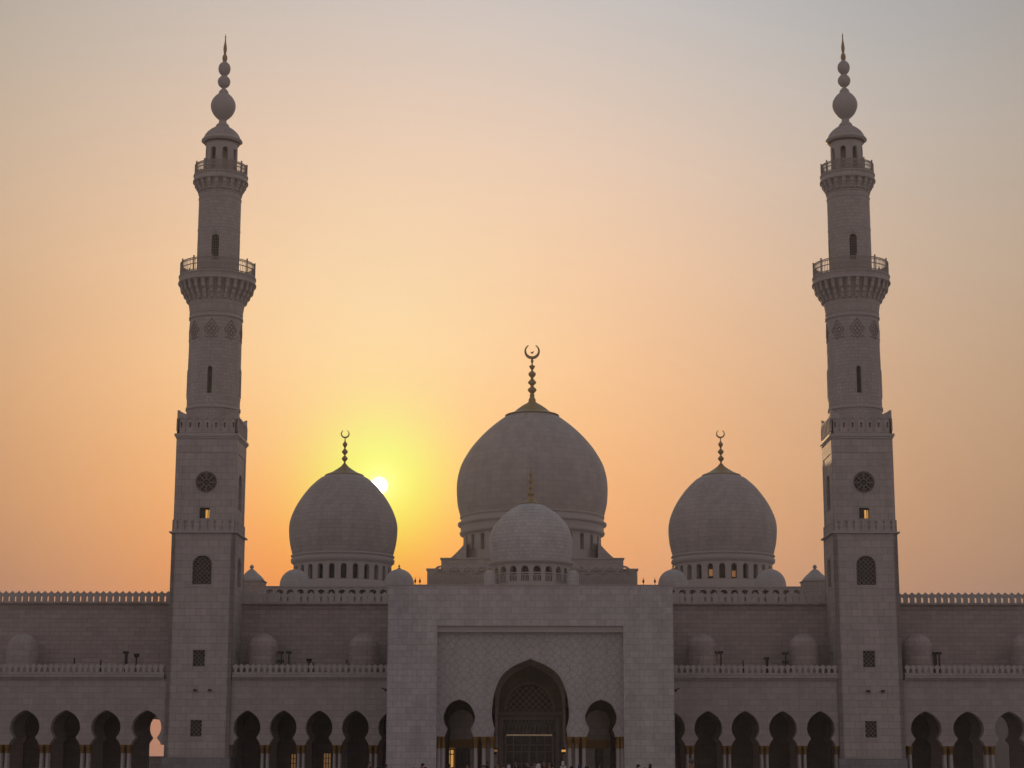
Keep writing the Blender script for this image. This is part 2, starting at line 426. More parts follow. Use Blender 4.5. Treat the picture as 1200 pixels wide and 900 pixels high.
    for k in range(4):
        M = face(k, hp+.001*k); n_ = Vector(M(0, 0, 0))-Vector(M(0, 0, 1))
        n = 7; w = 2*hp/n
        ops = [((i-(n-1)/2)*w, [(z2(501), .09), (z2(498), .09), (z2(497), .15), (z2(495.5), .13), (z2(494.5), 0)]) for i in range(n)]
        m.wall(-hp, hp, zq, z2(491), ops, .35, M)
        z9 = z2(491)
        for i in range(n):
            u = (i-(n-1)/2)*w
            for d in (0, .35):
                m.face([M(u-w/2, z9, d), M(u+w/2, z9, d), M(u+w/2, zt-.25, d), M(u, zt, d), M(u-w/2, zt-.25, d)])
            m.face([M(u-w/2, zt-.25, 0), M(u, zt, 0), M(u, zt, .35), M(u-w/2, zt-.25, .35)]); m.face([M(u, zt, 0), M(u+w/2, zt-.25, 0), M(u+w/2, zt-.25, .35), M(u, zt, .35)])
        for s_ in (-1, 1):     # corner horns
            q = [(s_*hp, z9), (s_*hp, z2(480.8)), (s_*(hp-.25), z2(481.4)), (s_*(hp-1.5), zt), (s_*(hp-1.5), z9)]
            for d in (-.01, .36): m.face([M(a, b_, d) for a, b_ in q])
            for (a, b_), (c_, d_) in zip(q, q[1:]): m.face([M(a, b_, -.01), M(c_, d_, -.01), M(c_, d_, .36), M(a, b_, .36)])
    m.build('parapet', mMarble, t)
    m = MB()                                                     # relief arches on the parapet
    for k in range(4):
        M = face(k, hp+.05); n_ = Vector(M(0, 0, 0))-Vector(M(0, 0, 1)); w = 2*hp/7
        for i in range(7):
            u = (i-3)*w; pts = [(u-w*.42, z2(505)), (u-w*.42, z2(494)), (u-w*.3, z2(490.5)), (u, z2(488.3)), (u+w*.3, z2(490.5)), (u+w*.42, z2(494)), (u+w*.42, z2(505))]
            for a, b_ in zip(pts, pts[1:]): m.bar(M(*a, 0), M(*b_, 0), .1, .1, up=n_)
    m.build('parapet_relief', mTrim, t)
    m = MB(); m.box(xc-h2+.35, xc+h2-.35, axY-h2+.35, axY+h2-.35, zq-.02, zq+.1); m.build('terrace_slab', mMarble, t)
    # round shaft one
    X2 = 252
    def pr(pts): return prof(pts, X2, axY)
    r1b = pr([(480, 31)])[0][0]; r1t = pr([(380, 30.4)])[0][0]
    def cylsec(mb, ya, yb, ra, rb, ops, n=48):
        z0, z1 = ya, yb
        def M(u, z, d):
            r = ra+(rb-ra)*(z-z0)/(z1-z0)-d
            return (xc+r*math.sin(u), axY-r*math.cos(u), z)
        mb.wall(-PI, PI, z0, z1, ops, .5, M, sub=1, back=False)
        return M
    # built in facets: rings by lathe, except window band which uses wall() with many dummy splits
    z0 = zq; zw0, zw1 = za(469), za(432)
    m = MB()
    def rr(z): 
        a, b_ = za(480), za(380); return r1b+(r1t-r1b)*(z-a)/(b_-a)
    m.lathe([(rr(z0), z0), (rr(zw0), zw0)], xc, axY, 48)
    m.lathe([(rr(zw1), zw1), (rr(za(372)), za(372))], xc, axY, 48)
    def Mw(u, z, d):
        r = rr(z)-d; return (xc+r*math.sin(u), axY-r*math.cos(u), z)
    sw = .33/rr(zw0)
    for q in range(4):
        c0 = q*PI/2
        N = 12
        for i in range(N):
            a, b_ = c0-PI/4+i*PI/2/N, c0-PI/4+(i+1)*PI/2/N
            if a < c0-1e-6 < b_ - 1e-6 or abs(b_-c0) < 1e-6 or abs(a-c0) < 1e-6:
                continue
            m.face([Mw(a, zw0, 0), Mw(b_, zw0, 0), Mw(b_, zw1, 0), Mw(a, zw1, 0)], True)
        m.wall(c0-PI/2/N, c0+PI/2/N, zw0, zw1, [(c0, [(za(466), sw), (za(438), sw), (za(436), sw*.8), (za(434.8), 0)])], .6, Mw, back=False)
    m.build('round_shaft', domeMat(3.6), t)
    for q in range(4):
        c0 = q*PI/2; w_ = MB()
        w_.face([Mw(c0-sw, za(466), .58), Mw(c0+sw, za(466), .58), Mw(c0+sw, za(435), .58), Mw(c0-sw, za(435), .58)])
        w_.build('slit_window', mGlass, t)
    def rng(y0_, y1_, dr, rf=rr):
        z_a, z_b = za(y0_), za(y1_); m = MB()
        m.lathe([(rf(z_a), z_a), (rf(z_a)+dr, z_a+.02), (rf(z_b)+dr, z_b-.02), (rf(z_b), z_b)], xc, axY, 48)
        m.build('shaft_moulding', mTrim, t)
    rng(483, 479.5, .12); rng(469.3, 468.2, .05); rng(376.5, 373.5, .14); rng(371, 369, .10)
    for q in range(4):
        c0 = q*PI/2
        m = MB()
        for s_ in (-1, 1): m.bar(Mw(c0+s_*(sw+.03), za(467), -.03), Mw(c0+s_*(sw+.03), za(436), -.03), .12, .12); m.bar(Mw(c0+s_*(sw+.03), za(436), -.03), Mw(c0, za(433.6), -.03), .12, .12)
        m.build('slit_surround', mTrim, t)
    # diamonds carved round the shaft + house shaped line relief
    zc = za(391.5); hz = 11.5*mpp(axY, 60); ha = 8.6*mpp(axY, 60)/rr(zc)
    def pl(pts, wd, mm=None):
        for a, b_ in zip(pts, pts[1:]):
            (mm or m).bar(Mw(a[0], a[1], -.01), Mw(b_[0], b_[1], -.01), wd, wd)
    for q in range(8):
        c0 = q*PI/4; m = MB()
        for s_ in (1, .62):
            pl([(c0, zc+hz*s_), (c0+ha*s_, zc), (c0, zc-hz*s_), (c0-ha*s_, zc), (c0, zc+hz*s_)], .12)
        pl([(c0-ha*.35, zc+hz*.35), (c0+ha*.35, zc-hz*.35)], .13); pl([(c0+ha*.35, zc+hz*.35), (c0-ha*.35, zc-hz*.35)], .13)
        pl([(c0-ha*.9, zc-hz*.75), (c0-ha*.35, zc-hz*.9)], .12); pl([(c0+ha*.9, zc-hz*.75), (c0+ha*.35, zc-hz*.9)], .12)
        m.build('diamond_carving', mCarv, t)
    for q in range(8):
        c0 = q*PI/4; hw_ = PI/8*.8; m = MB()
        pl([(c0-hw_, za(454)), (c0-hw_, za(424)), (c0, za(411)), (c0+hw_, za(424)), (c0+hw_, za(454))], .05, m)
        m.build('gable_relief', mTrim, t)
    # lower balcony
    def balcony(yb, yf0, yf1, yr, rs, rf, ncor, X=254):
        """yb base of flare, yf0 fascia bottom, yf1 fascia top, yr rail top"""
        b = MB()
        zb, zf0, zf1, zr = za(yb), za(yf0), za(yf1), za(yr)
        rs_, rf_ = rs*mpp(axY, zb), rf*mpp(axY, zf0)
        prf = []
        steps = 5
        for i in range(steps+1):
            t_ = i/steps; r = rs_+(rf_*.88-rs_)*t_**1.25; z = zb+(zf0-zb)*t_
            prf.append((r, z)); 
        b.lathe(prf, xc, axY, 64)
        b.lathe([(rf_*.88, zf0), (rf_+.12, zf0+.01), (rf_+.12, zf0+.22), (rf_, zf0+.25), (rf_, zf1-.2), (rf_+.08, zf1-.18), (rf_+.08, zf1), (rf_-.5, zf1+.001), (rs_-.3, zf1+.002)], xc, axY, 64)
        bo = b.build('balcony', mMarble, t)
        c = MB()
        for i in range(ncor):
            a = 2*PI*i/ncor; dr = Vector((math.sin(a), -math.cos(a), 0)); tg = Vector((math.cos(a), math.sin(a), 0))
            wd = 2*PI*rs_/ncor*.27
            H = zf0-zb
            o_ = [(rs_-.05, zb), (rs_+(rf_-rs_)*.22, zb+H*.08), (rs_+(rf_-rs_)*.30, zb+H*.26), (rs_+(rf_-rs_)*.50, zb+H*.34), (rs_+(rf_-rs_)*.58, zb+H*.52), (rs_+(rf_-rs_)*.80, zb+H*.60), (rf_*.965, zb+H*.82), (rf_*.995, zf0), (rs_-.05, zf0)]
            L = [Vector((xc, axY, 0))+dr*r+Vector((0, 0, z))-tg*wd for r, z in o_]; Rr = [p+tg*2*wd for p in L]
            c.face(L); c.face(list(reversed(Rr)))
            for j in range(len(o_)): c.face([L[j], L[(j+1) % len(o_)], Rr[(j+1) % len(o_)], Rr[j]])
        c.build('corbel_ring', mMarble, bo)
        r_ = MB(); rr_ = rf_-.12
        N = 108
        for hgt in (zr, zr-.22, zf1+.18, zf1+(zr-zf1)*.55):
            r_.lathe([(rr_-.05, hgt-.05), (rr_+.05, hgt-.05), (rr_+.05, hgt+.05), (rr_-.05, hgt+.05), (rr_-.05, hgt-.05)], xc, axY, 64)
        for i in range(N):
            a = 2*PI*i/N; x_, y_ = xc+rr_*math.sin(a), axY-rr_*math.cos(a)
            wd = .07
            if i % 9 == 0: wd = .2
            r_.bar((x_, y_, zf1), (x_, y_, zr+(.35 if i % 9 == 0 else 0)), wd)
            if i % 3 == 0 and i % 9:   # small scroll rings
                a2 = 2*PI*(i+.5)/N
        r_.build('railing', mRail, bo)
        return rs_, rf_
    m = MB(); zA, zB = za(372), za(357); m.lathe([(rr(zA), zA), (32.6*mpp(axY, zB), zB)], xc, axY, 48); m.build('shaft_collar', mMarble, t)
    rsA, rfA = balcony(357.5, 335.5, 326.5, 311.5, 32.6, 44.4, 28)
    # round shaft two
    r2 = 24.6*mpp(axY, za(270)); z20, z21 = za(328), za(228)
    def Mw(u, z, d): return (xc+(r2-d)*math.sin(u), axY-(r2-d)*math.cos(u), z)
    zw0, zw1 = za(312), za(278)
    m = MB(); m.lathe([(r2, z20), (r2, zw0)], xc, axY, 48); m.lathe([(r2, zw1), (r2, z21)], xc, axY, 48)
    sw = 4.4*mpp(axY, za(295))/r2
    for q in range(4):
        c0 = q*PI/2; N = 12
        for i in range(N):
            a, b_ = c0-PI/4+i*PI/2/N, c0-PI/4+(i+1)*PI/2/N
            if abs(b_-c0) < PI/2/N*1.5 and abs(a-c0) < PI/2/N*2.2 or abs(a-c0) < PI/2/N*1.5: continue
            m.face([Mw(a, zw0, 0), Mw(b_, zw0, 0), Mw(b_, zw1, 0), Mw(a, zw1, 0)], True)
        m.wall(c0-PI/N, c0+PI/N, zw0, zw1, [(c0, archp(sw, za(310), za(286), za(281)-za(286)))], .55, Mw, back=False)
    m.build('upper_round_shaft', domeMat(3.6), t)
    for q in range(4):
        c0 = q*PI/2; w_ = MB(); l_ = MB()
        w_.face([Mw(c0-sw, za(310), .5), Mw(c0+sw, za(310), .5), Mw(c0+sw, za(281), .5), Mw(c0-sw, za(281), .5)])
        for i in range(9): l_.bar(Mw(c0-sw, za(309-i*3), .3), Mw(c0+sw, za(309-i*3), .3), .07)
        for i in (-.5, 0, .5): l_.bar(Mw(c0+sw*i, za(310), .3), Mw(c0+sw*i, za(282.5), .3), .07)
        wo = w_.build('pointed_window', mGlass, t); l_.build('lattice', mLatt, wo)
    rng(236, 234.5, .07, lambda z: r2); rng(230, 228.5, .12, lambda z: r2); rng(272, 271, .05, lambda z: r2)
    balcony(227.5, 216, 207.5, 196, 24.9, 31.2, 20)
    # lantern
    rl = 18.6*mpp(axY, za(185)); zl0, zl1, zl2 = za(209), za(171), za(167.5)
    m = MB()
    M = cylM(xc, axY, rl); N = 8
    ops = [(-PI+PI/8+2*PI*i/N, archp(.17*1.05, za(205), za(181), za(177)-za(181))) for i in range(N)]
    ops = [(-PI+2*PI*(i+.5)/N+0.0, p) for i, (_, p) in enumerate(ops)]
    m.wall(-PI, PI, zl0, zl1, ops, .35, M, sub=3)
    m.build('lantern', mTrim, t)
    m = MB(); m.lathe([(rl*.38, zl0), (rl*.38, zl1)], xc, axY, 16); m.build('lantern_core', mMarble, t)
    m = MB(); m.lathe([(rl, zl1), (rl*1.07, zl1+.15), (rl*1.10, zl2-.3)], xc, axY, 48); m.lathe([(rl*.3, zl1), (rl, zl1+.001)], xc, axY, 32)
    m.lathe(prof([(168.5, 20.6), (166.6, 23.9), (165.4, 23.6), (163, 21.6)], 257, axY), xc, axY, 48); m.build('lantern_eave', mTrim, t)
    m = MB(); m.lathe(prof(smoothp([(163.5, 21.5), (160, 20.2), (156, 17.2), (152.5, 13), (150, 9.2), (148.8, 7.4)]), 257, axY), xc, axY, 48)
    m.build('cap_dome', domeMat(2.5), t)
    m = MB(); m.lathe(prof(smoothp([(149.2, 7.2), (148, 7.8), (146.3, 6.8), (145, 5.2), (142.5, 4.4), (140.8, 4.6), (138.5, 7.2), (135, 10.6), (130, 13.4), (125, 14.5), (120, 13.8), (115, 11), (111.5, 7.6), (110, 5.6), (108.5, 5.7), (106.5, 4.6), (104.5, 2.6), (103.2, 2.2), (102.4, 3.8), (100, 6.2), (96, 7.4), (92.5, 6.4), (90, 4.2), (88.8, 3.0), (87.5, 4.2), (84.5, 6.4), (80, 7.1), (76, 5.8), (73.2, 3), (72, 1.9)]), 257, axY), xc, axY, 32)
    fo = m.build('finial', mTrim, t)
    m = MB(); m.lathe(prof(smoothp([(72.2, 1.9), (70.5, 2.7), (68, 3.0), (65.5, 2.4), (63.5, 1.4), (62.2, 1.5), (58, 2.1), (54, 1.7), (50, 1.0), (46, .65), (44.2, .55), (43.4, 1.0), (42.6, .5), (41.3, .35), (39.6, .05)]), 257, axY), xc, axY, 16)
    m.build('gilded_spike', mGold, fo)
    # small cameras on the shaft
    for uo in (-2, 15):
        xw = XX(231+uo, YM, 809); zw = zf(809)
        m = MB(); m.box(xw-.22, xw+.22, YM-.55, YM-.12, zw-.12, zw+.14); m.bar((xw, YM, zw), (xw, YM-.2, zw), .1); m.build('spotlight', mIron, t)
    return t
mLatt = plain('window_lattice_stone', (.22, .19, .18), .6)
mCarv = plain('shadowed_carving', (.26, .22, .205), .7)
min1 = build_minaret(xl)
min2 = copy_tree(min1, (xr, axY, 0), 'tall white marble minaret standing against the duller sky, right of the domes')

# ------------------------------------------------------------------ crenellated parapets
def merlons(mb, x0, x1, y, z0, z1, period, th=.35, tall=False):
    n = max(1, round((x1-x0)/period)); w = (x1-x0)/n; H = z1-z0
    for i in range(n):
        c = x0+(i+.5)*w; a = w/2
        if tall:
            mb.prism([(c-a*.74, z0), (c+a*.74, z0), (c+a*.70, z0+H*.42), (c+a*.985, z0+H*.58), (c+a*.985, z0+H*.76), (c+a*.42, z0+H*.86), (c, z1), (c-a*.42, z0+H*.86), (c-a*.985, z0+H*.76), (c-a*.985, z0+H*.58), (c-a*.70, z0+H*.42)], y, y+th)
            continue
        mb.prism([(c-a*.42, z0), (c+a*.42, z0), (c+a*.42, z0+H*.30), (c+a*.62, z0+H*.48), (c+a*.985, z0+H*.66), (c+a*.90, z0+H*.78), (c+a*.45, z0+H*.90), (c, z1), (c-a*.45, z0+H*.90), (c-a*.90, z0+H*.78), (c-a*.985, z0+H*.66), (c-a*.62, z0+H*.48), (c-a*.42, z0+H*.30)], y, y+th)

# ------------------------------------------------------------------ arcade wings
YA = 260.35; YU = 268.3
def keyhole(y_off, sx=1.0, Y=YA, xpx=622):
    pts = [(873.5, 17.4), (872, 17.2), (869.5, 15.9), (867, 13.8), (865.5, 12.9), (864.2, 13.2), (862, 14.8), (858, 16.7), (853, 17.4), (847, 16.3), (842.5, 13.9), (839.5, 11.3), (837, 8.3), (835.3, 5.6), (834, 3.0), (833, 0)]
    return [(ZZ(y, Y, xpx), hw*sx*mpp(Y, 5)) for y, hw in smoothp(pts, 3)]
def column(parent, x, y, zc0, zc1, r=.24, rc=.42, mat=None):
    m = MB(); m.lathe([(r*1.5, 0), (r*1.5, .18), (r*1.15, .3), (r, .4), (r*.94, zc0)], x, y, 16)
    o = m.build('column', mTrim, parent)
    m = MB(); H = zc1-zc0
    m.lathe([(r*1.15, zc0), (r*1.25, zc0+.06), (r*1.1, zc0+.12), (r*1.2, zc0+H*.3), (rc*.85, zc0+H*.62), (rc, zc0+H*.85), (rc*.95, zc1-.08)], x, y, 16, flute=(8, .06))
    m.box(x-rc*.93, x+rc*.93, y-rc*.93, y+rc*.93, zc1-.1, zc1); m.build('capital', mCap, o)
def wing(label, xe0, xe1, centres, hwscale, endcols, through=None, lit=(), tuck=(0, 0)):
    """arcade with a balustraded terrace between photograph columns xe0..xe1"""
    X0, X1 = XX(xe0, YA), XX(xe1, YA)
    t = empty('arcade_wing', ((X0+X1)/2, YA, 0), label, 'arcade', 'arcade wings of the court')
    zc1 = ZZ(873.5, YA); zc0 = ZZ(883.5, YA); zb = ZZ(796.5, YA-.3); zt = ZZ(778.5, YA-.3)
    m = MB(); ops = [(XX(c, YA, 850), keyhole(0, hwscale)) for c in centres]
    m.wall(X0-tuck[0], X1+tuck[1], zc1, zb, ops, 1.6, flatM(YA))
    m.build('arcade_wall', mArc, t)
    # cornice under the balustrade
    m = MB(); m.box(X0, X1, YA-.22, YA+1.6, zb, ZZ(794.2, YA-.3)); m.box(X0, X1, YA-.6, YA+1.6, ZZ(794.2, YA-.3), ZZ(792.8, YA-.3)); m.box(X0, X1, YA-.30, YA+.3, ZZ(792.8, YA-.3), ZZ(788.2, YA-.3))
    m.build('cornice', mArc, t)
    zq = ZZ(788.2, YA-.3); m = MB(); merlons(m, X0, X1, YA-.25, zq, zt, 6.9*mpp(YA, 13), .3); m.build('balustrade', mTrim, t)
    m = MB(); m.box(X0, X1, YA+1.6, YU, zb, zb+.6); m.build('terrace_roof', mArc, t)
    # columns under every pier
    sp = [XX(c, YA, 850) for c in centres]; hw = 17.4*hwscale*mpp(YA, 5)
    piers = [(sp[i]+hw+sp[i+1]-hw)/2 for i in range(len(sp)-1)]
    pw = [((sp[i+1]-hw)-(sp[i]+hw)) for i in range(len(sp)-1)]
    ends = []
    if sp[0]-hw-X0 > .35: ends.append((max(X0+.42, sp[0]-hw-.42), 1))
    if X1-(sp[-1]+hw) > .35: ends.append((min(X1-.42, sp[-1]+hw+.42), 1))
    for p, w in zip(piers, pw):
        for s_ in (-1, 1):
            for y in (YA+.4, YA+1.2): column(t, p+s_*w*.27, y, zc0, zc1, r=w*.15, rc=w*.262)
    for p, _ in ends:
        for y in (YA+.4, YA+1.2): column(t, p, y, zc0, zc1, r=.22, rc=.4)
    # rear wall of the arcade, a second row of keyhole arches before a blind hall
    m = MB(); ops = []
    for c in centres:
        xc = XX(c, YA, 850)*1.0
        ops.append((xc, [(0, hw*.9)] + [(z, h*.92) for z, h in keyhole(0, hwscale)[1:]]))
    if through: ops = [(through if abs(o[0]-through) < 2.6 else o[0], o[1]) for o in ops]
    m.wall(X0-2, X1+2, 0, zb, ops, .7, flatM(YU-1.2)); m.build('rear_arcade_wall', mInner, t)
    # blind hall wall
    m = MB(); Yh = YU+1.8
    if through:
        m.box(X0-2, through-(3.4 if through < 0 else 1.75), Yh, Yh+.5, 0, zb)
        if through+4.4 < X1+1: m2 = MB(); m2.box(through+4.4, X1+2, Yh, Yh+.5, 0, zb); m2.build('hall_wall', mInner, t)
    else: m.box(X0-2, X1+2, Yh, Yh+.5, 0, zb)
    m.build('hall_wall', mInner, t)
    for (xa, xb, ya, yb, mt, nm) in lit:
        m = MB(); Yl = Yh-.12; m.box(XX(xa, Yl, 890), XX(xb, Yl, 890), Yl, Yl+.1, max(.02, ZZ(yb, Yl)), ZZ(ya, Yl)); d = m.build(nm, mt, t)
        m = MB(); n = max(2, int((xb-xa)/3)); 
        for i in range(n+1):
            xx = XX(xa+(xb-xa)*i/n, Yl, 890); m.bar((xx, Yl-.05, .02), (xx, Yl-.05, ZZ(ya, Yl)), .1)
        for k in range(4):
            zz = .2+(ZZ(ya, Yl)-.2)*k/3; m.bar((XX(xa, Yl, 890), Yl-.05, zz), (XX(xb, Yl, 890), Yl-.05, zz), .08)
        m.build('glazing_bars', mIron, d)
    return t
sL = 1.0; sM = .90
thL = XX(190.5, YU-1.2, 850); thR = XX(1166.5, YU-1.2, 850)
wing('arcade wing at far left, four dark keyhole arches, orange sky glimpsed through one', -60, 192.2, [-19, 29, 76.6, 124, 171.7], sL, 0, through=thL, tuck=(0, 1.2))
wing('arcade wing between the left minaret and the gateway, lit doorways inside', 272.5, 470, [289.5, 331.9, 373.9, 416.5, 459], sM, 0, tuck=(1.2, 0),
     lit=((341, 347, 884, 905, mLitDim, 'lit_doorway'), (379, 388, 883, 905, mLitDim, 'lit_doorway')))
wing('arcade wing between the gateway and the right minaret, all arches dark', 775, 982.0, [786.5, 830, 873.5, 917.5, 961.9], .935, 0, tuck=(0, 1.2))
wing('arcade wing at far right beyond the minaret, pale opening in one arch', 1060.5, 1262, [1085.4, 1135, 1183.4, 1232], 1.03, 0, through=thR, tuck=(1.2, 0))

# ------------------------------------------------------------------ tall court walls above the terraces
def upper_wall(label, xe0, xe1, yt, ext=0):
    X0, X1 = XX(xe0, YU, 740), XX(xe1, YU, 740)
    t = empty('court_wall', ((X0+X1)/2, YU, 0), label, 'wall', 'tall court walls above the terraces')
    z0 = ZZ(796.5, YA-.3)+.6; xm = (xe0+xe1)/2
    z1 = P(xm, yt+20, YU-.2).z; z2 = P(xm, yt+15, YU-.2).z; z3 = P(xm, yt+12.5, YU-.2).z; z4 = P(xm, yt, YU-.2).z
    m = MB(); m.box(X0, X1, YU, YU+1.2, z0, z1); m.build('masonry', mWall, t)
    m = MB(); m.box(X0, X1, YU-.12, YU+1.2, z1, z2); m.box(X0, X1, YU-.75, YU+1.2, z2, z2+.16); m.box(X0, X1, YU-.25, YU+.6, z2+.16, z3); m.build('cornice', mWall, t)
    m = MB(); merlons(m, X0, X1, YU-.2, z3, z4, 7.75*mpp(YU, 24), .4, True); m.build('crenellation', mTrim, t)
    return t
upper_wall('tall crenellated wall at far left against orange sky, above the outer terrace', -60, 215, 692.3)
upper_wall('tall crenellated wall between left minaret and gateway, below the sunlit dome', 250, 470, 693.3)
upper_wall('tall crenellated wall between gateway and right minaret', 772, 1000, 693.6)
upper_wall('tall crenellated wall at far right against dull pink sky', 1035, 1262, 694.0)

# ------------------------------------------------------------------ gateway portal
YP = 250.0
pt = empty('entrance_portal', (0, YP, 0), 'large pale marble gateway block with pointed central arch and two keyhole arches', 'gateway')
XP0, XP1 = XX(453.6, YP, 800), XX(789.8, YP, 800); XI0, XI1 = XX(511.8, YP, 800), XX(731, YP, 800)
ZT = ZZ(686.2, YP); ZI = ZZ(733.5, YP)
m = MB(); m.box(XP0, XI0, YP, YU+1, 0, ZT); m.build('left_pylon', mPortal, pt).__setitem__('label', 'broad blank left pylon of the gateway')
m = MB(); m.box(XI1, XP1, YP, YU+1, 0, ZT); m.build('right_pylon', mPortal, pt).__setitem__('label', 'broad blank right pylon of the gateway')
m = MB(); m.box(XI0, XI1, YP, YU+1, ZI, ZT); m.build('attic', mPortal, pt)
m = MB(); m.box(XI0, XI1, YP+.35, YP+1.15, ZZ(741, YP+.6), ZI); m.build('panel_cornice', mTrim, pt)
m = MB(); m.box(XP0-.15, XP1+.15, YP-.12, YP+.8, ZT, ZT+.12); m.build('coping', mTrim, pt)
YQ = YP+1.2
zcap1 = ZZ(863.3, YQ); zcap0 = ZZ(876.8, YQ)
def pp(pts, Y): return [(ZZ(y, Y), hw*mpp(Y, 8)) for y, hw in smoothp(pts, 3)]
cen = pp([(863.3, 43.2), (860, 42.8), (857, 42.2), (854.5, 41.6), (852, 42.4), (848, 43.6), (840, 45.0), (832, 45.0), (822, 44.0), (812, 42.2), (802, 39.0), (794, 35.0), (788, 30.2), (783, 24.2), (778, 15.8), (775, 8.6), (773, 3.6), (771.6, 0)], YQ)
sma = pp([(863.3, 16.4), (861, 16.2), (857.5, 14.8), (854.8, 13.7), (852.5, 14.6), (848, 17.2), (841, 18.7), (836, 17.7), (830, 15.1), (826, 12.4), (823, 9.2), (821, 5.6), (820.1, 2.6), (819.5, 0)], YQ)
m = MB(); m.wall(XI0, XI1, zcap1, ZZ(741, YP+.6), [(XX(537.9, YQ, 840), sma), (XX(621.6, YQ, 830), cen), (XX(704.4, YQ, 840), sma)], 2.6, flatM(YQ))
m.build('carved_panel', mPanel, pt)
for xc, pr_ in ((XX(537.9, YQ, 840), sma), (XX(621.6, YQ, 830), cen), (XX(704.4, YQ, 840), sma)):
    m = MB()
    for s_ in (-1, 1):
        for (za_, ha_), (zb_, hb_) in zip(pr_, pr_[1:]): m.bar((xc+s_*(ha_+.1), YQ-.02, za_), (xc+s_*(hb_+.1), YQ-.02, zb_+(.08 if hb_ == 0 else 0)), .17, .1, up=(0, 1, 0))
    m.build('archivolt', mTrim, pt)
for xc_ in (514.3, 519.2, 557.4, 567.0, 576.6, 667.6, 676.0, 684.4, 724.6, 729.3):
    for yy in (YQ+.45, YQ+1.9):
        column(pt, XX(xc_, YQ+.45, 870), yy, zcap0, zcap1, r=.27, rc=.50 if 540 < xc_ < 700 else .27)
# vestibule behind the panel
YB = YP+11
zceil = ZZ(762, YQ)
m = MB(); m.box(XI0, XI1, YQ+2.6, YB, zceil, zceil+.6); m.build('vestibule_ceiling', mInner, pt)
YK = YQ+5.2
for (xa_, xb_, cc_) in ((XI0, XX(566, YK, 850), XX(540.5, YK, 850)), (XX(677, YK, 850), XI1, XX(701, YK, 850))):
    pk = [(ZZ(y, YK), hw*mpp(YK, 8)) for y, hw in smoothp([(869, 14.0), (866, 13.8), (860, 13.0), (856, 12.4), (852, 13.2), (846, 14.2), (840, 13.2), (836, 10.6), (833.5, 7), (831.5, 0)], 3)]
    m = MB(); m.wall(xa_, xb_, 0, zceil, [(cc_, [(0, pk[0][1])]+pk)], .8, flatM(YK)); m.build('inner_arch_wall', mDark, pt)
xs = [XI0, XX(556, YB, 870), XX(579, YB, 850), XX(663, YB, 850), XX(686, YB, 870), XI1]
m = MB()
nich = [(ZZ(y, YB), hw*mpp(YB, 8)) for y, hw in smoothp([(905, 38), (840, 38), (815, 36.5), (803, 32), (794, 25), (787, 16), (782, 6), (780, 0)], 3)]
m.wall(XI0, XI1, 0, zceil, [(XX(621.6, YB, 840), [(0.0, nich[0][1])] + [p for p in nich if p[0] > 0])], 1.4, flatM(YB), back=False)
m.build('vestibule_wall', mMarble, pt)
YC = YB+1.4
m = MB()
xd0, xd1 = XX(590, YC, 870), XX(650.5, YC, 870); zd = ZZ(843.5, YC)
xa0, xa1 = XX(575, YC), XX(668, YC)
m.box(xa0, xd0, YC, YC+.5, 0, zceil); m.box(xd1, xa1, YC, YC+.5, 0, zceil); m.box(xd0, xd1, YC, YC+.5, zd, zceil)
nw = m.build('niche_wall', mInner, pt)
# tympanum lattice (half circle of small diamonds)
m = MB(); cx_ = XX(620.6, YC, 830); cz_ = ZZ(833, YC); rT = 28.5*mpp(YC, 10); st = .62
for s_ in (-1, 1):
    for i in range(-14, 15):
        c0 = i*st*1.414
        if abs(c0*.7071) < rT:
            L = math.sqrt(rT*rT-(c0*.7071)**2); px, pz = c0*.5, -c0*.5*s_
            a = Vector((px-L*.7071, pz-L*.7071*s_)); b_ = Vector((px+L*.7071, pz+L*.7071*s_))
            if a.y < 0 and b_.y < 0: continue
            if a.y < 0: a = a+(b_-a)*(-a.y/(b_.y-a.y))
            if b_.y < 0: b_ = b_+(a-b_)*(-b_.y/(a.y-b_.y))
            m.bar((cx_+a.x, YC-.08, cz_+a.y), (cx_+b_.x, YC-.08, cz_+b_.y), .16, .16, up=(0, 1, 0))
for k in range(20):
    a, b_ = PI*k/20, PI*(k+1)/20
    m.bar((cx_+rT*math.cos(a), YC-.1, cz_+rT*math.sin(a)*1.12), (cx_+rT*math.cos(b_), YC-.1, cz_+rT*math.sin(b_)*1.12), .3, .2, up=(0, 1, 0))
tb = MB(); tb.face([(cx_+rT*math.cos(PI*k/20), YC-.02, cz_+rT*math.sin(PI*k/20)*1.1) for k in range(21)])
ty = tb.build('tympanum', mBronze, pt); m.build('lattice', mDoor, ty)
m = MB(); m.box(xa0, xa1, YC-.3, YC, ZZ(838, YC), ZZ(834.5, YC)); m.box(xd0-.6, xd1+.6, YC-.22, YC, zd, zd+.35)
m.box(xd0-.6, xd0-.1, YC-.22, YC, 0, zd); m.box(xd1+.1, xd1+.6, YC-.22, YC, 0, zd)
m.build('door_surround', mDoor, pt)
m = MB(); m.box(xd0, xd1, YC+.2, YC+.26, 0, zd); dr = m.build('glass_door', mGlass, pt)
m = MB(); m.box(xd0+.4, xd1-.4, YC-.02, YC+.15, ZZ(862.3, YC), ZZ(860.6, YC)); m.build('light_strip', mLitDoor, dr)
m = MB()
for k in range(7):
    xx = xd0+.3+(xd1-xd0-.6)*k/6; m.bar((xx, YC+.1, 0), (xx, YC+.1, ZZ(862, YC)), .13 if k % 3 else .25)
for zz in (ZZ(873, YC), ZZ(881, YC), .9): m.bar((xd0+.3, YC+.1, zz), (xd1-.3, YC+.1, zz), .12)
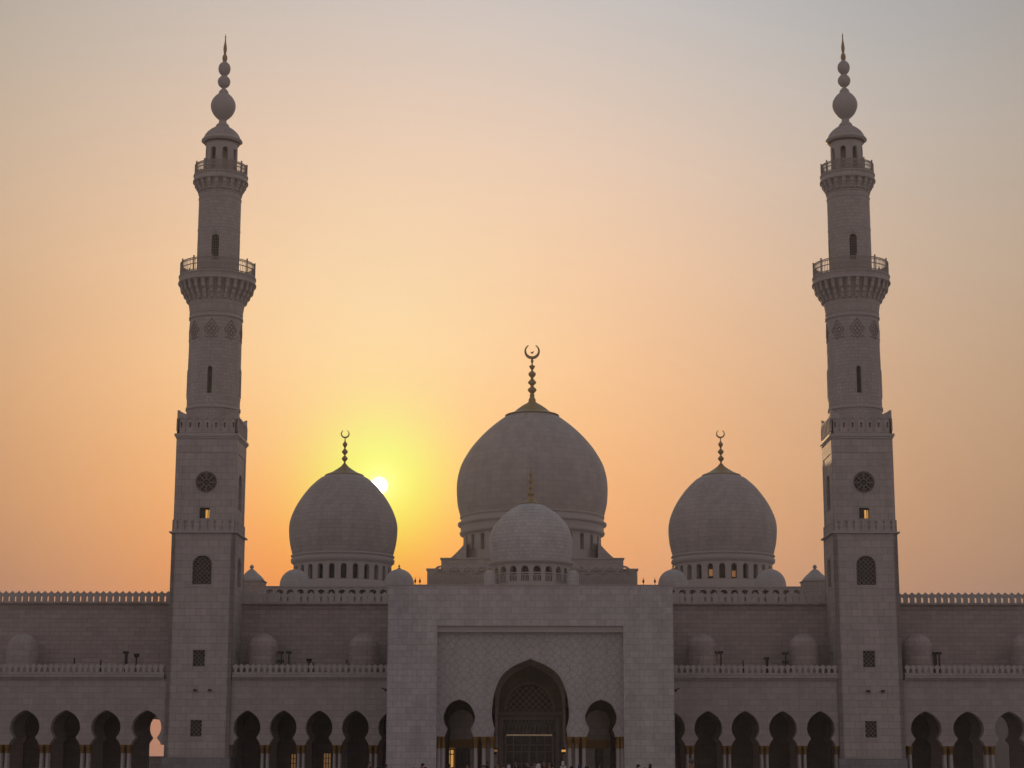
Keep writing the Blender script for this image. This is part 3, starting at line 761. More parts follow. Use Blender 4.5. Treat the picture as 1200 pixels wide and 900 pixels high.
for k in range(26):
    xx = xd0+.3+(xd1-xd0-.6)*k/25; zz0 = ZZ(859.5, YC); m.bar((xx, YC+.1, zz0), (xx+(.35 if k % 2 else -.35), YC+.1, zd-.1), .09)
m.build('door_bars', mDoor, dr)
# inner gilded bands, doors and lit windows seen through the small arches
YV = YB-.1
for (a, b_) in ((511.8, 566), (677, 731)):
    m = MB(); m.box(XX(a, YV, 870)+.02, XX(b_, YV, 870), YV-.25, YV+.05, ZZ(876, YV), ZZ(867, YV)); m.build('gilded_band', mCap, pt)
for (a, b_, ya_, mt, nm, lb) in ((523.5, 532, 878.5, mLit, 'lit_window', 'warmly lit window inside the left small arch'), (534, 550, 878.0, mGlass, 'side_door', None), (698, 706, 878.0, mGlass, 'side_door', None)):
    m = MB(); m.box(XX(a, YV, 885), XX(b_, YV, 885), YV-.12, YV+.02, .03, ZZ(ya_, YV)); o = m.build(nm, mt, pt)
    if lb: o['label'] = lb
    m = MB()
    for k in range(3):
        xx = XX(a+(b_-a)*k/2, YV, 885); m.bar((xx, YV-.2, 0.02), (xx, YV-.2, ZZ(ya_, YV)), .14)
    for zz in (ZZ(ya_, YV), ZZ(884, YV)): m.bar((XX(a, YV, 885), YV-.2, zz), (XX(b_, YV, 885), YV-.2, zz), .14)
    m.build('frame', mBronze, o)
# small hanging lanterns beside the central arch
for xc_ in (580.5, 660.5):
    x_ = XX(xc_, YQ+3.4, 880); z_ = ZZ(880.5, YQ+3.4)
    m = MB(); m.lathe([(.02, z_+1.2), (.03, z_+.5), (.22, z_+.42), (.28, z_), (.16, z_-.35), (.02, z_-.45)], x_, YQ+3.4, 10); lo_ = m.build('wall_lantern', mBronze, pt)
    m = MB(); m.lathe([(.05, z_+.3), (.3, z_+.2), (.3, z_-.05), (.05, z_-.15)], x_, YQ+3.4, 10); m.build('lantern_glass', mLitDim if xc_ < 600 else mLit, lo_)
# floodlights cantilevered from the flanks
for sx, x_ in ((-1, XP0), (1, XP1)):
    z_ = ZZ(809.5, YP+3)
    m = MB(); m.bar((x_, YP+4, z_), (x_+sx*.7, YP+4, z_), .12); m.prism([(x_+sx*.35, z_-.05), (x_+sx*1.05, z_+.32), (x_+sx*1.05, z_+.42), (x_+sx*.3, z_+.25)], YP+3.6, YP+4.4); m.build('floodlight', mIron, pt)
# thin lightning rods on the coping
for xr_ in (486.5, 492, 754, 767.5):
    x_ = XX(xr_, YP+2, 686); m = MB(); m.bar((x_, YP+2, ZT-.1), (x_, YP+2, ZZ(677, YP+2)), .07); m.lathe([(.03, ZZ(683.5, YP+2)), (.14, ZZ(682, YP+2)), (.12, ZZ(680, YP+2)), (.02, ZZ(678.5, YP+2))], x_, YP+2, 8); m.build('lightning_rod', mIron, pt)

# ------------------------------------------------------------------ domes
def crescent(mb, x, y, z, r, gap=.55, th=.21):
    n = 26
    for k in range(n):
        a = PI/2+gap+(2*PI-2*gap)*k/n; b_ = PI/2+gap+(2*PI-2*gap)*(k+1)/n
        w = th*(.45+1.0*math.sin(PI*(k+.5)/n))*r
        mb.bar((x+r*math.cos(a), y, z+r*math.sin(a)), (x+r*math.cos(b_), y, z+r*math.sin(b_)), w*1.25, w*1.6, up=(0, 1, 0))
def drum(mb, xc, yc, r, z0, z1, n, w, zb, zs, rise, th=.8, rot=0):
    M = cylM(xc, yc, r)
    ops = [(-PI+2*PI*(i+.5)/n, archp(w/r, zb, zs, rise)) for i in range(n)]
    mb.wall(-PI, PI, z0, z1, ops, th, M, sub=1, back=False)
def dome_thing(name, label, xpx, Y, shell, cap, bulbs, cres, dr, rings, group=None, segs=72):
    ref = P(xpx, shell[-1][0], Y); X = ref.x
    zb = P(xpx, dr['y0'], Y).z
    t = empty(name, (X, Y, zb), label, 'dome', group)
    pr = prof(smoothp(shell), xpx, Y)
    Rr = max(r for r, z in pr)
    m = MB(); m.lathe(pr, X, Y, segs); m.build('dome_shell', domeMat(Rr), t)
    if cap:
        m = MB(); m.lathe(prof(smoothp(cap), xpx, Y), X, Y, 48, flute=(24, .018)); c = m.build('gilded_cap', mGold, t)
        m = MB(); m.lathe(prof(smoothp(bulbs, 3), xpx, Y), X, Y, 16)
        if cres:
            cy_, cr = cres; z_ = P(xpx, cy_, Y).z; crescent(m, X, Y, z_, cr*mpp(Y, z_))
            if cr > 6:
                zz = P(xpx, cy_+1.6, Y).z; k = mpp(Y, z_); m.prism([(X-2*k, zz+.7*k), (X-.6*k, zz+.2*k), (X+2.2*k, zz+1.6*k), (X+1.2*k, zz-1.0*k), (X-1.0*k, zz-1.3*k)], Y-.2, Y+.2)
        m.build('finial', mGold, t)
    if rings:
        for rg in rings:
            m = MB(); m.lathe(prof(rg, xpx, Y), X, Y, segs); m.build('drum_moulding', mTrim, t)
    if dr.get('n'):
        yw = dr['win']; z_ = lambda y: P(xpx, y, Y).z
        r = dr['hw']*mpp(Y, z_(dr['y1']))
        m = MB(); drum(m, X, Y, r, zb, z_(dr['y1']), dr['n'], dr['w']*mpp(Y, z_(yw[0])), z_(yw[0]), z_(yw[1]), z_(yw[2])-z_(yw[1]), th=dr.get('th', .9))
        m.build('drum', mTrim, t)
        m = MB(); m.lathe([(r-dr.get('th', .9)+.03, z_(yw[0])-.1), (r-dr.get('th', .9)+.03, z_(yw[2])+.1)], X, Y, dr['n']*2); wn = m.build('drum_window', mGlass, t)
        if dr.get('bars'):
            m = MB(); rb = r-.15
            zlo, zhi = z_(yw[0]), z_(dr['bars'])
            for i in range(dr['n']):
                c0 = -PI+2*PI*(i+.5)/dr['n']
                for j in (-.6, -.2, .2, .6):
                    a = c0+j*dr['w']*mpp(Y, zb)/r; m.bar((X+rb*math.sin(a), Y-rb*math.cos(a), zlo), (X+rb*math.sin(a), Y-rb*math.cos(a), zhi), .1)
                a, b_ = c0-dr['w']*mpp(Y, zb)/r, c0+dr['w']*mpp(Y, zb)/r
                m.bar((X+rb*math.sin(a), Y-rb*math.cos(a), zhi), (X+rb*math.sin(b_), Y-rb*math.cos(b_), zhi), .14)
            m.build('balustrade', mTrim, wn)
        if dr.get('lit'):
            for off, ya_, yb_ in dr['lit']:
                a = off*2*PI/dr['n'] + (PI/dr['n'] if dr['n'] % 2 == 0 else 0); rr_ = r-.5; wd = dr['w']*.62*mpp(Y, zb)
                p = Vector((X+rr_*math.sin(a), Y-rr_*math.cos(a), 0)); tg = Vector((math.cos(a), math.sin(a), 0))
                m = MB(); m.face([p-tg*wd+Vector((0, 0, z_(yb_))), p+tg*wd+Vector((0, 0, z_(yb_))), p+tg*wd+Vector((0, 0, z_(ya_))), p-tg*wd+Vector((0, 0, z_(ya_)))]); m.build('lit_pane', mLitDim, wn)
    return t
# great central dome
YG = 385.0
gd = dome_thing('great_dome', 'largest white marble dome at the centre with gilded cap and crescent', 623.6, YG,
    [(608.5, 83.4), (600, 85.6), (590, 87.6), (574, 88.5), (560, 87.1), (545, 82.6), (530, 74.1), (520, 66.4), (511, 58.2), (502, 48.6), (493, 37.2), (487.5, 29)],
    [(488.0, 31), (486.9, 31.2), (485.2, 26), (483.0, 20.8), (479.5, 16.6), (475.2, 10.6), (472.2, 5.6), (470, 3.8)],
    [(471, 4), (468.5, 4.2), (466.6, 3.2), (465, 2.6), (463.3, 2.9), (461.3, 2.2), (459.5, 3.6), (457.4, 5.2), (455, 4.1), (453.3, 1.9), (451.5, 2.3), (448.5, 5.0), (446, 3.3), (443.8, 1.6), (442.3, 2.0), (440.2, 3.9), (437.3, 4.2), (434.8, 1.4), (433.2, 1.3), (431.3, 2.6), (429, 3.5), (427.8, 1.2), (425.5, .9), (423.2, 1.8), (421.5, 1.2), (419.5, .9), (418, .9)],
    (411.5, 8.0),
    dict(y0=668, y1=628, hw=80.6, n=28, w=3.3, win=(649.5, 634.5, 631), th=1.4),
    [[(609, 83.2), (608.2, 84.6), (606.6, 84.6), (605.8, 83.5)], [(618, 84.0), (617.0, 87.0), (614.5, 87.2), (613.2, 84.6), (609, 83.2)], [(629, 80.6), (628, 84.4), (625.5, 85.2), (624, 83.9), (618, 84.0)]])
def side_dome(label, xpx, lit):
    return dome_thing('side_dome', label, xpx, 340.0,
    [(652, 58.6), (645, 60.4), (635, 62.4), (621, 63.4), (611, 62.2), (600, 58.3), (590, 53.1), (580, 46.4), (571, 39.0), (563, 30.4), (560, 26.0), (557.6, 20.6)],
    [(558.6, 22.2), (557.3, 22.6), (556.4, 21.0), (554.0, 15.2), (550, 8.8), (546.5, 4.2), (543.3, 1.6)],
    [(544, 1.6), (541.5, 1.0), (539.5, 2.4), (537.5, 3.7), (535.3, 2.2), (533.5, .9), (531.5, 2.4), (529.4, 3.6), (527.3, 2.2), (525.3, .8), (523, 1.9), (520.8, 2.9), (518.6, 1.7), (517, .7), (513.2, .6)],
    (508.3, 4.5),
    dict(y0=702, y1=658.5, hw=57.3, n=26, w=3.4, win=(682.5, 669.5, 665.5), th=1.0, lit=lit),
    [[(654.5, 59), (653.5, 60.6), (652.2, 60.6), (651.3, 59.2)], [(662.5, 57.3), (660.5, 60.2), (657, 60.8), (655.5, 59.4), (654.5, 59)], [(702, 60.5), (685.5, 60.5), (684.2, 60), (684, 57.3)]], 'domes flanking the great dome')
side_dome('white side dome on the left with the setting sun at its shoulder', 403.6, None)
side_dome('white side dome on the right with two lamp lit drum windows', 845.2, [(-2, 672, 680), (0, 674, 681), (3, 671, 682)])
dome_thing('portal_dome', 'small pale dome on the gateway roof in front of the great dome', 622.2, 262.0,
    [(659, 46.3), (656, 47.0), (650, 48.0), (641, 48.6), (631, 48.2), (618, 43.6), (608, 36), (600, 26.8), (594, 17.6), (590.6, 10)],
    [(590.8, 11.5), (590.0, 11.5), (588.5, 8.6), (586, 5.2), (583.8, 2.6)],
    [(584, 2.8), (581.8, 2.2), (580.6, 3.0), (578.4, 4.2), (576.4, 2.9), (574.6, 1.7), (573.3, 2.3), (571, 3.1), (568.6, 2.0), (567, 1.3), (565.4, 2.2), (563.3, 2.6), (561.2, 1.6), (559.5, 1.0), (557.8, 1.7), (555.8, 1.9), (554, .9), (551, .5), (549.2, .8), (548.2, .4), (546.5, .1)],
    None, dict(y0=697, y1=662.5, hw=45.4, n=20, w=4.4, win=(684.5, 672.5, 667.2), th=.8, bars=677.5),
    [[(664.5, 45.4), (663, 47.2), (661.8, 49.8), (660.0, 49.9), (659, 46.3)], [(676, 45.4), (675.6, 46), (674.8, 46), (674.4, 45.4)]])
# corner cupolas by the side domes
def cupola(label, xpx, Y, ytop, hw, ybase, name='cupola', group='small cupolas beside the side domes', tip=6, mat=None):
    h = ybase-ytop; X = P(xpx, ybase, Y).x; zb = P(xpx, ybase, Y).z
    t = empty(name, (X, Y, zb), label, 'dome', group)
    sh = [(ybase, hw*.985), ((ybase+ytop+hw*1.06)/2, hw)] + [(ytop+hw*1.06*(1-math.sin(a)), hw*math.cos(a)**.95) for a in (R(0), R(14), R(28), R(42), R(56), R(70), R(81))] + [(ytop-.3, .5)]
    m = MB(); pr = prof(smoothp(sh), xpx, Y); m.lathe(pr, X, Y, 40); m.build('dome_shell', mat or mCup, t)
    m = MB(); m.lathe(prof([(ybase+.2, hw), (ybase-.2, hw*1.04), (ybase-1.6, hw*1.04), (ybase-1.9, hw)], xpx, Y), X, Y, 40); m.build('base_ring', mTrim, t)
    if tip:
        m = MB(); m.lathe(prof(smoothp([(ytop+h*.07, hw*.36), (ytop-.3, hw*.16), (ytop-tip*.3, .5), (ytop-tip*.5, 1.5), (ytop-tip*.72, .6), (ytop-tip, .1)]), xpx, Y), X, Y, 12); m.build('gilded_tip', mGold, t)
    return t
mCup = stone('cupola_marble', (ALB*1.08, ALB*1.06, ALB*1.07), .9, .5, radial=3, var=.05, joint=.8)
cupola('small cupola at the left foot of the sunlit side dome', 345.5, 322, 667.3, 18.2, 704)
cupola('small cupola at the right foot of the sunlit side dome, by the gateway', 467.3, 322, 667.0, 17.6, 704)
cupola('small cupola at the left foot of the right side dome, by the gateway', 789.3, 322, 667.3, 17.8, 704)
cupola('small cupola at the right foot of the right side dome', 903.2, 322, 667.0, 18.4, 704)
cupola('tiny cupola left of the gateway dome drum', 574, 258, 668, 7.5, 690, tip=3, group='tiny cupolas on the gateway roof')
cupola('tiny cupola right of the gateway dome drum', 671, 258, 668, 7.5, 690, tip=3, group='tiny cupolas on the gateway roof')
# half seen cupolas on the arcade terraces
for xx, lb in ((25, 'terrace cupola at far left before the outer wall'), (307.5, 'terrace cupola just right of the left minaret'), (425.5, 'terrace cupola just left of the gateway'),
               (823, 'faint terrace cupola just right of the gateway'), (942.5, 'terrace cupola just left of the right minaret'), (1076, 'faint terrace cupola just right of the right minaret'), (1204, 'terrace cupola cut by the right edge')):
    cupola(lb, xx, 264.2, 742.5, 18.6, 790, tip=0, mat=(mArc if xx < 100 else mWall), group='cupolas on the arcade terraces')

# turrets at the inner corners of the walls
def turret(label, xpx, Y=284):
    X = P(xpx, 690, Y).x; z = lambda y: P(xpx, y, Y).z; k = mpp(Y, 25)
    t = empty('corner_turret', (X, Y, z(710)), label, 'turret', 'corner turrets')
    h = 15.2*k
    m = MB(); m.box(X-h, X+h, Y-h, Y+h, 0, z(682.2)); m.build('turret_body', mMarble, t)
    m = MB(); m.box(X-h-.15, X+h+.15, Y-h-.15, Y+h+.15, z(682.2), z(681)); m.build('eave', mTrim, t)
    m = MB(); m.lathe(prof(smoothp([(681.2, 15.5), (678.5, 14.2), (675, 11), (672, 7.6), (669, 4.6), (667.2, 2.2)]), xpx, Y), X, Y, 32); m.build('bell_roof', mCup, t)
    m = MB(); m.lathe(prof(smoothp([(667.4, 2.2), (666, 1.6), (664.6, 2.6), (662.8, 1.6), (661.5, .2)]), xpx, Y), X, Y, 12); m.build('knob', mTrim, t)
    return t
turret('square bell roofed turret peeping out beside the left minaret', 294.4)
turret('square bell roofed turret peeping out beside the right minaret', 955.6)

# ------------------------------------------------------------------ prayer hall roofs carrying the great dome
ht = empty('prayer_hall', (0, YG, 0), 'stepped marble roof of the prayer hall under the great dome', 'building')
k = mpp(YG-16, 45)
Xc = P(623.6, 660, YG).x
hA = 106.2*mpp(367, 50); YAf = YG-hA
zA1 = ZZ(655.2, YAf); zA0 = ZZ(672, YAf)
hB = 122.5*mpp(365, 45); YBf = YG-hB
zB1 = ZZ(666.3, YBf)
m = MB(); m.box(Xc-hB, Xc+hB, YBf, YG+hB, 18, zB1); m.build('lower_tier', mMarble, ht)
m = MB(); m.box(Xc-hA, Xc+hA, YAf, YG+hA, zB1, zA1); m.build('upper_tier', mMarble, ht)
m = MB(); m.box(Xc-hA-.2, Xc+hA+.2, YAf-.2, YG+hA+.2, zA1, zA1+.25); m.box(Xc-hB-.2, Xc+hB+.2, YBf-.2, YG+hB+.2, zB1-.3, zB1+.004); m.build('tier_cornice', mTrim, ht)
zt_ = P(623, 640.5, YG).z; rd = 80*mpp(YG, zt_)
for sx in (-1, 1):      # sweeping shoulders that run from the tier up to the drum
    for dep in (0,):
        q = []
        for j in range(9):
            f = j/8; q.append((Xc+sx*(hA-(hA-rd+.8)*f), zA1+.25+(zt_-zA1-.25)*f**1.35))
        q.append((Xc+sx*(rd-.8), zA1+.25))
        m = MB(); m.prism(q, YG-9, YG+9); m.build('roof_shoulder', mMarble, ht)
m = MB()          # blind arcade relief and slatted parapet along the lower tier
nA = 14; wA = 2*hB*.94/nA
for i in range(nA):
    u = Xc-hB*.94+(i+.5)*wA
    ra = wA*.46; zc_ = ZZ(672.8, YBf)
    for s_, th_ in ((1, .36), (.60, .2)):
        for j in range(10):
            a, b_ = PI*j/10, PI*(j+1)/10
            if s_ == .62 and j in (4, 5) and False: continue
            m.bar((u+ra*s_*math.cos(a), YBf-.1, zc_+ra*s_*1.15*math.sin(a)), (u+ra*s_*math.cos(b_), YBf-.1, zc_+ra*s_*1.15*math.sin(b_)), th_, .5, up=(0, 1, 0))
m.build('arch_relief', mCup, ht)
m = MB(); nS = 90
for i in range(nS):
    u = Xc-hB+2*hB*(i+.5)/nS; m.box(u-.14, u+.14, YBf-.35, YBf-.15, ZZ(690, YBf), ZZ(675.5, YBf))
m.build('slatted_parapet', mTrim, ht)
for s_ in (-1, 1):    # podiums of the side domes with a row of small arched openings
    xpx = 403.6 if s_ < 0 else 845.2
    Xs = P(xpx, 690, 340).x; Yf = 318.0; hw_ = 79*mpp(Yf, 30)
    z0_, z1_ = 14, ZZ(688.5, Yf)
    m = MB(); n = 13; w = 2*hw_/n
    ops = [(Xs-hw_+w*(i+.5), archp(w*.33, ZZ(705, Yf), ZZ(694.6, Yf), w*.30)) for i in range(n)]
    m.wall(Xs-hw_, Xs+hw_, z0_, z1_, ops, .6, flatM(Yf)); m.box(Xs-hw_, Xs+hw_, Yf+1.6, Yf+40, z0_, z1_-.01); m.box(Xs-hw_-.1, Xs+hw_+.1, Yf-.12, Yf+1.6, z1_, z1_+.22)
    m.build('dome_podium', mTrim, ht)
m = MB(); m.box(-85, 85, 330, 460, 10, 17.5); m.build('hall_roof', mMarble, ht)

t = empty('courtyard_wall', (thR, 285, 0), 'pale wall glimpsed through the far right arch', 'wall')
m = MB(); m.box(thR-6, thR+9, 285, 285.6, 0, 8.2); m.build('masonry', mTrim, t)
m = MB(); m.box(thR-6.1, thR+9.1, 284.8, 285.8, 8.2, 8.5); m.build('coping', mTrim, t)
# low wall added behind the open arches to hide the sunlit ground
t = empty('ground_screen_wall', (0, 297, 0), 'low dark wall added to hide the sunlit ground behind the open arches', 'wall')
m = MB(); m.box(-130, 130, 297, 297.6, 0, 1.72); m.build('masonry', mWall, t)
m = MB(); m.box(-130, 130, 296.9, 297.7, 1.72, 1.84); m.build('coping', mTrim, t)
# ------------------------------------------------------------------ terrace lights: dark poles and heads on the arcade roofs
def pole_light(x, ytop, kind, lb, Y=263.0):
    X = P(x, 780, Y).x; z0 = ZZ(796.5, YA-.3)+.6; z1 = P(x, ytop, Y).z
    t = empty('roof_floodlight', (X, Y, z0), lb, 'floodlight', 'floodlights on the arcade terraces')
    m = MB(); m.bar((X, Y, z0), (X, Y, z1), .18 if kind != 'thick' else .36); m.build('pole', mIron, t)
    if kind == 'double':
        for zz in (z1-.1, z1-1.3):
            m = MB(); m.box(X-.5, X+.35, Y-.35, Y+.25, zz-.18, zz+.2); m.build('lamp_head', mIron, t)
    elif kind == 'cup':
        m = MB(); m.lathe([(.1, z1-.6), (.3, z1-.45), (.42, z1-.1), (.42, z1), (.0, z1)], X, Y, 12); m.build('lamp_head', mIron, t)
    elif kind in ('box', 'thick'):
        m = MB(); m.box(X-.42, X+.3, Y-.3, Y+.3, z1-.12, z1+.22); m.build('lamp_head', mIron, t)
for a in ((147.5, 765, 'thick', 'thick floodlight mast on the far left terrace'), (159.5, 766, 'cup', 'cup headed floodlight on the far left terrace, beside the thick mast'), (87, 771, 'plain', 'short pole on the far left terrace, nearest the cupola'), (118, 773, 'plain', 'short pole midway along the far left terrace'),
          (329.5, 764, 'double', 'double headed floodlight beside the cupola by the left minaret'), (338.5, 765, 'box', 'slim floodlight right of the double headed one'), (362, 772, 'cup', 'short cup floodlight midway between left minaret and gateway'), (367, 776, 'plain', 'lowest stub of a pole midway between left minaret and gateway'),
          (406, 773, 'plain', 'pole at the left side of the cupola by the gateway'), (837, 765, 'thick', 'thick floodlight mast right of the gateway'), (845, 765, 'box', 'slim floodlight beside the thick mast right of the gateway'), (871, 774, 'plain', 'short pole midway along the terrace right of the gateway'), (899, 772, 'thick', 'short thick mast left of the cupola by the right minaret'), (921, 765, 'double', 'double headed floodlight touching the cupola by the right minaret'),
          (1096.5, 766, 'thick', 'left one of two close masts on the far right terrace'), (1101, 766, 'box', 'right one of two close masts on the far right terrace')):
    pole_light(*a)

# ------------------------------------------------------------------ people
def skin_mesh(name, verts, edges, radii, sub=1):
    me = bpy.data.meshes.new(name); me.from_pydata(verts, edges, [])
    o = bpy.data.objects.new(name, me); C.objects.link(o)
    md = o.modifiers.new('skin', 'SKIN'); s2 = o.modifiers.new('sub', 'SUBSURF'); s2.levels = sub; s2.render_levels = sub
    sv = me.skin_vertices[0].data if me.skin_vertices else None
    for i, r in enumerate(radii):
        rr_ = r if isinstance(r, tuple) else (r, r); sv[i].radius = rr_
    sv[0].use_root = True
    dg = bpy.context.evaluated_depsgraph_get(); dg.update()
    nm = bpy.data.meshes.new_from_object(o.evaluated_get(dg))
    bpy.data.objects.remove(o); 
    for p in nm.polygons: p.use_smooth = True
    nm.name = name
    return nm
def figure_meshes():
    H = {}
    # standing man, one continuous body: pelvis root
    V = [(0,0,.95),(0,0,1.15),(0,0,1.38),(0,0,1.50),(0,-.01,1.62),(0,-.02,1.72),
         (.19,0,1.42),(.25,.01,1.14),(.24,-.06,.90),(.24,-.09,.80),(-.19,0,1.42),(-.26,.01,1.14),(-.25,-.03,.90),(-.25,-.06,.80),
         (.10,0,.88),(.11,-.02,.48),(.11,.02,.09),(.12,-.12,.04),(-.10,0,.88),(-.11,.01,.48),(-.12,.03,.09),(-.13,-.11,.04)]
    E = [(0,1),(1,2),(2,3),(3,4),(4,5),(2,6),(6,7),(7,8),(8,9),(2,10),(10,11),(11,12),(12,13),(0,14),(14,15),(15,16),(16,17),(0,18),(18,19),(19,20),(20,21)]
    Rd = [(.14,.10),(.135,.10),(.15,.105),.055,.085,.07,.06,.042,.034,.03,.06,.042,.034,.03,.085,.058,.042,.035,.085,.058,.042,.035]
    H['body'] = skin_mesh('body', V, E, Rd)
    V = [(0,0,.98),(0,0,1.15),(0,0,1.38),(0,0,1.46),(.19,0,1.42),(.25,.01,1.14),(-.19,0,1.42),(-.26,.01,1.14)]
    H['shirt'] = skin_mesh('shirt', V, [(0,1),(1,2),(2,3),(2,4),(4,5),(2,6),(6,7)], [(.165,.12),(.16,.12),(.17,.125),.075,.075,.06,.075,.06])
    V = [(0,0,.98),(.10,0,.88),(.11,-.02,.48),(.11,.02,.12),(-.10,0,.88),(-.11,.01,.48),(-.12,.03,.12)]
    H['trousers'] = skin_mesh('trousers', V, [(0,1),(1,2),(2,3),(0,4),(4,5),(5,6)], [(.155,.115),.1,.078,.065,.1,.078,.065])
    V = [(0,0,.98),(0,0,1.18),(0,0,1.38),(0,0,1.47),(.19,0,1.42),(.26,.01,1.14),(.25,-.06,.90),(-.19,0,1.42),(-.27,.01,1.14),(-.26,-.04,.90),(0,0,.6),(0,0,.25),(0,0,.06)]
    H['robe'] = skin_mesh('robe', V, [(0,1),(1,2),(2,3),(2,4),(4,5),(5,6),(2,7),(7,8),(8,9),(0,10),(10,11),(11,12)], [(.17,.13),(.165,.13),(.175,.13),.075,.08,.075,.06,.08,.075,.06,(.19,.15),(.23,.18),(.25,.2)])
    V = [(0,.03,1.68),(0,.04,1.74),(0,.0,1.80)]
    H['hair'] = skin_mesh('hair', V, [(0,1),(1,2)], [.095,.1,.07])
    V = [(0,.04,1.46),(0,.035,1.60),(0,.03,1.74),(0,.0,1.82)]
    H['scarf'] = skin_mesh('scarf', V, [(0,1),(1,2),(2,3)], [.13,.105,.11,.07])
    # nose, ears
    return H
HM = figure_meshes()
skinM = plain('skin', (.32, .18, .12), .6)
cloth = {n: plain(n+'_cloth', c, .85) for n, c in dict(black=(.02, .018, .022), navy=(.025, .035, .075), white=(.62, .62, .64), grey=(.12, .12, .13), blue=(.10, .17, .32), maroon=(.10, .02, .025), brown=(.08, .05, .035)).items()}
hairM = plain('hair', (.015, .012, .01), .6)
def mk(mesh, mat, name, parent):
    me = mesh.copy(); me.materials.clear(); me.materials.append(mat); me.name = name
    o = bpy.data.objects.new(name, me); C.objects.link(o); o.parent = parent; return o
def face_bits(parent):
    m = MB(); ORG[parent] = Vector(parent.location); L = parent.location
    m.lathe([(.001, -.03), (.016, -.02), (.012, .03), (.001, .05)], 0, -.115, 6)
    for sx in (-1, 1): m.obox((sx*.088, 0, .0), (.012, 0, 0), (0, .02, 0), (0, 0, .032))
    return m
def person(x, y, h, kind, top, bottom, rot, lb):
    X = P(x, 886, y).x
    t = empty('person', (X, y, 0), lb, 'person', 'people crossing the forecourt')
    b = mk(HM['body'], skinM, 'body', t)
    if kind == 'man':
        mk(HM['shirt'], cloth[top], 'shirt', t); mk(HM['trousers'], cloth[bottom], 'trousers', t); mk(HM['hair'], hairM, 'hair', t)
    elif kind == 'robe':
        mk(HM['robe'], cloth[top], 'robe', t); mk(HM['scarf'], cloth[bottom], 'headscarf', t)
    elif kind == 'cap':
        mk(HM['shirt'], cloth[top], 'shirt', t); mk(HM['trousers'], cloth[bottom], 'trousers', t); mk(HM['hair'], cloth['grey'], 'cap', t)
    t.scale = (h/1.85,)*3; t.rotation_euler = (0, 0, rot)
    return t
def dist(yt, h): return F*(CAMZ-h)/(yt-886.0)
PE = [(433, 891.6, 'man', 'black', 'black', 'dark clad man before the arcade, leftmost of all the people'),
      (443, 895.5, 'man', 'grey', 'black', 'man in grey shirt in front of arcade, left of the gateway'),
      (452.5, 894.3, 'robe', 'white', 'black', 'person in white robe and black scarf at the gateway left corner'),
      (462.5, 898.2, 'robe', 'black', 'black', 'black robed person just right of the gateway left corner'),
      (473.5, 898.8, 'man', 'navy', 'black', 'navy shirted person before the left pylon, third of the row'),
      (484, 897.5, 'man', 'black', 'black', 'largest dark head before the left pylon'),
      (494.8, 892.7, 'man', 'black', 'navy', 'tallest looking dark man before the left pylon'),
      (498.5, 897, 'robe', 'black', 'maroon', 'maroon scarfed person close beside the tall man'),
      (524.8, 892.6, 'robe', 'black', 'black', 'black robed person before the lit window'),
      (530, 896.5, 'man', 'white', 'black', 'man in white shirt below the left small arch'),
      (548, 893.5, 'man', 'maroon', 'black', 'man in maroon shirt before the dark side door'),
      (571, 890.5, 'robe', 'black', 'brown', 'brown scarfed person at the left group of columns'),
      (590, 893.8, 'man', 'grey', 'navy', 'grey shirted man at left jamb of the main door'),
      (597, 894.6, 'robe', 'brown', 'white', 'person with white scarf inside the main door, left'),
      (604, 890.2, 'man', 'black', 'grey', 'black shirted man left of the door centre'),
      (613, 893.5, 'robe', 'maroon', 'black', 'maroon robed person near the door centre'),
      (626.5, 891.5, 'man', 'blue', 'white', 'man in blue shirt and pale trousers by the door centre'),
      (631.5, 893, 'robe', 'white', 'white', 'white robed person right of the door centre'),
      (643.5, 891.5, 'man', 'black', 'black', 'black clad man at the right part of the door'),
      (653.5, 896.5, 'robe', 'white', 'brown', 'white robed person with brown scarf at right jamb'),
      (660, 890.6, 'robe', 'white', 'white', 'all white robed person under the bright lantern'),
      (669, 895.5, 'man', 'blue', 'black', 'blue shirted man before the right group of columns'),
      (680, 893, 'robe', 'black', 'navy', 'navy scarfed person right of the blue shirted man'),
      (697, 896.2, 'man', 'white', 'grey', 'white shirted man below the right small arch'),
      (710, 897.5, 'man', 'grey', 'black', 'grey shirted man right of the right small arch centre'),
      (746.8, 893.4, 'man', 'black', 'black', 'left one of two clear dark heads before the right pylon'),
      (755, 897.2, 'robe', 'navy', 'black', 'shorter navy robed person between two dark heads'),
      (762.4, 893.2, 'robe', 'black', 'black', 'right one of two clear dark heads before the right pylon'),
      (775, 898.6, 'man', 'grey', 'navy', 'grey shirted person nearest the gateway right corner'),
      (878.6, 898.7, 'man', 'black', 'black', 'dark head under the arcade, midway right of the gateway'),
      (972, 898.2, 'man', 'navy', 'black', 'person at the left edge of the right minaret foot'),
      (997, 898.4, 'robe', 'black', 'grey', 'person before the foot of the right minaret')]
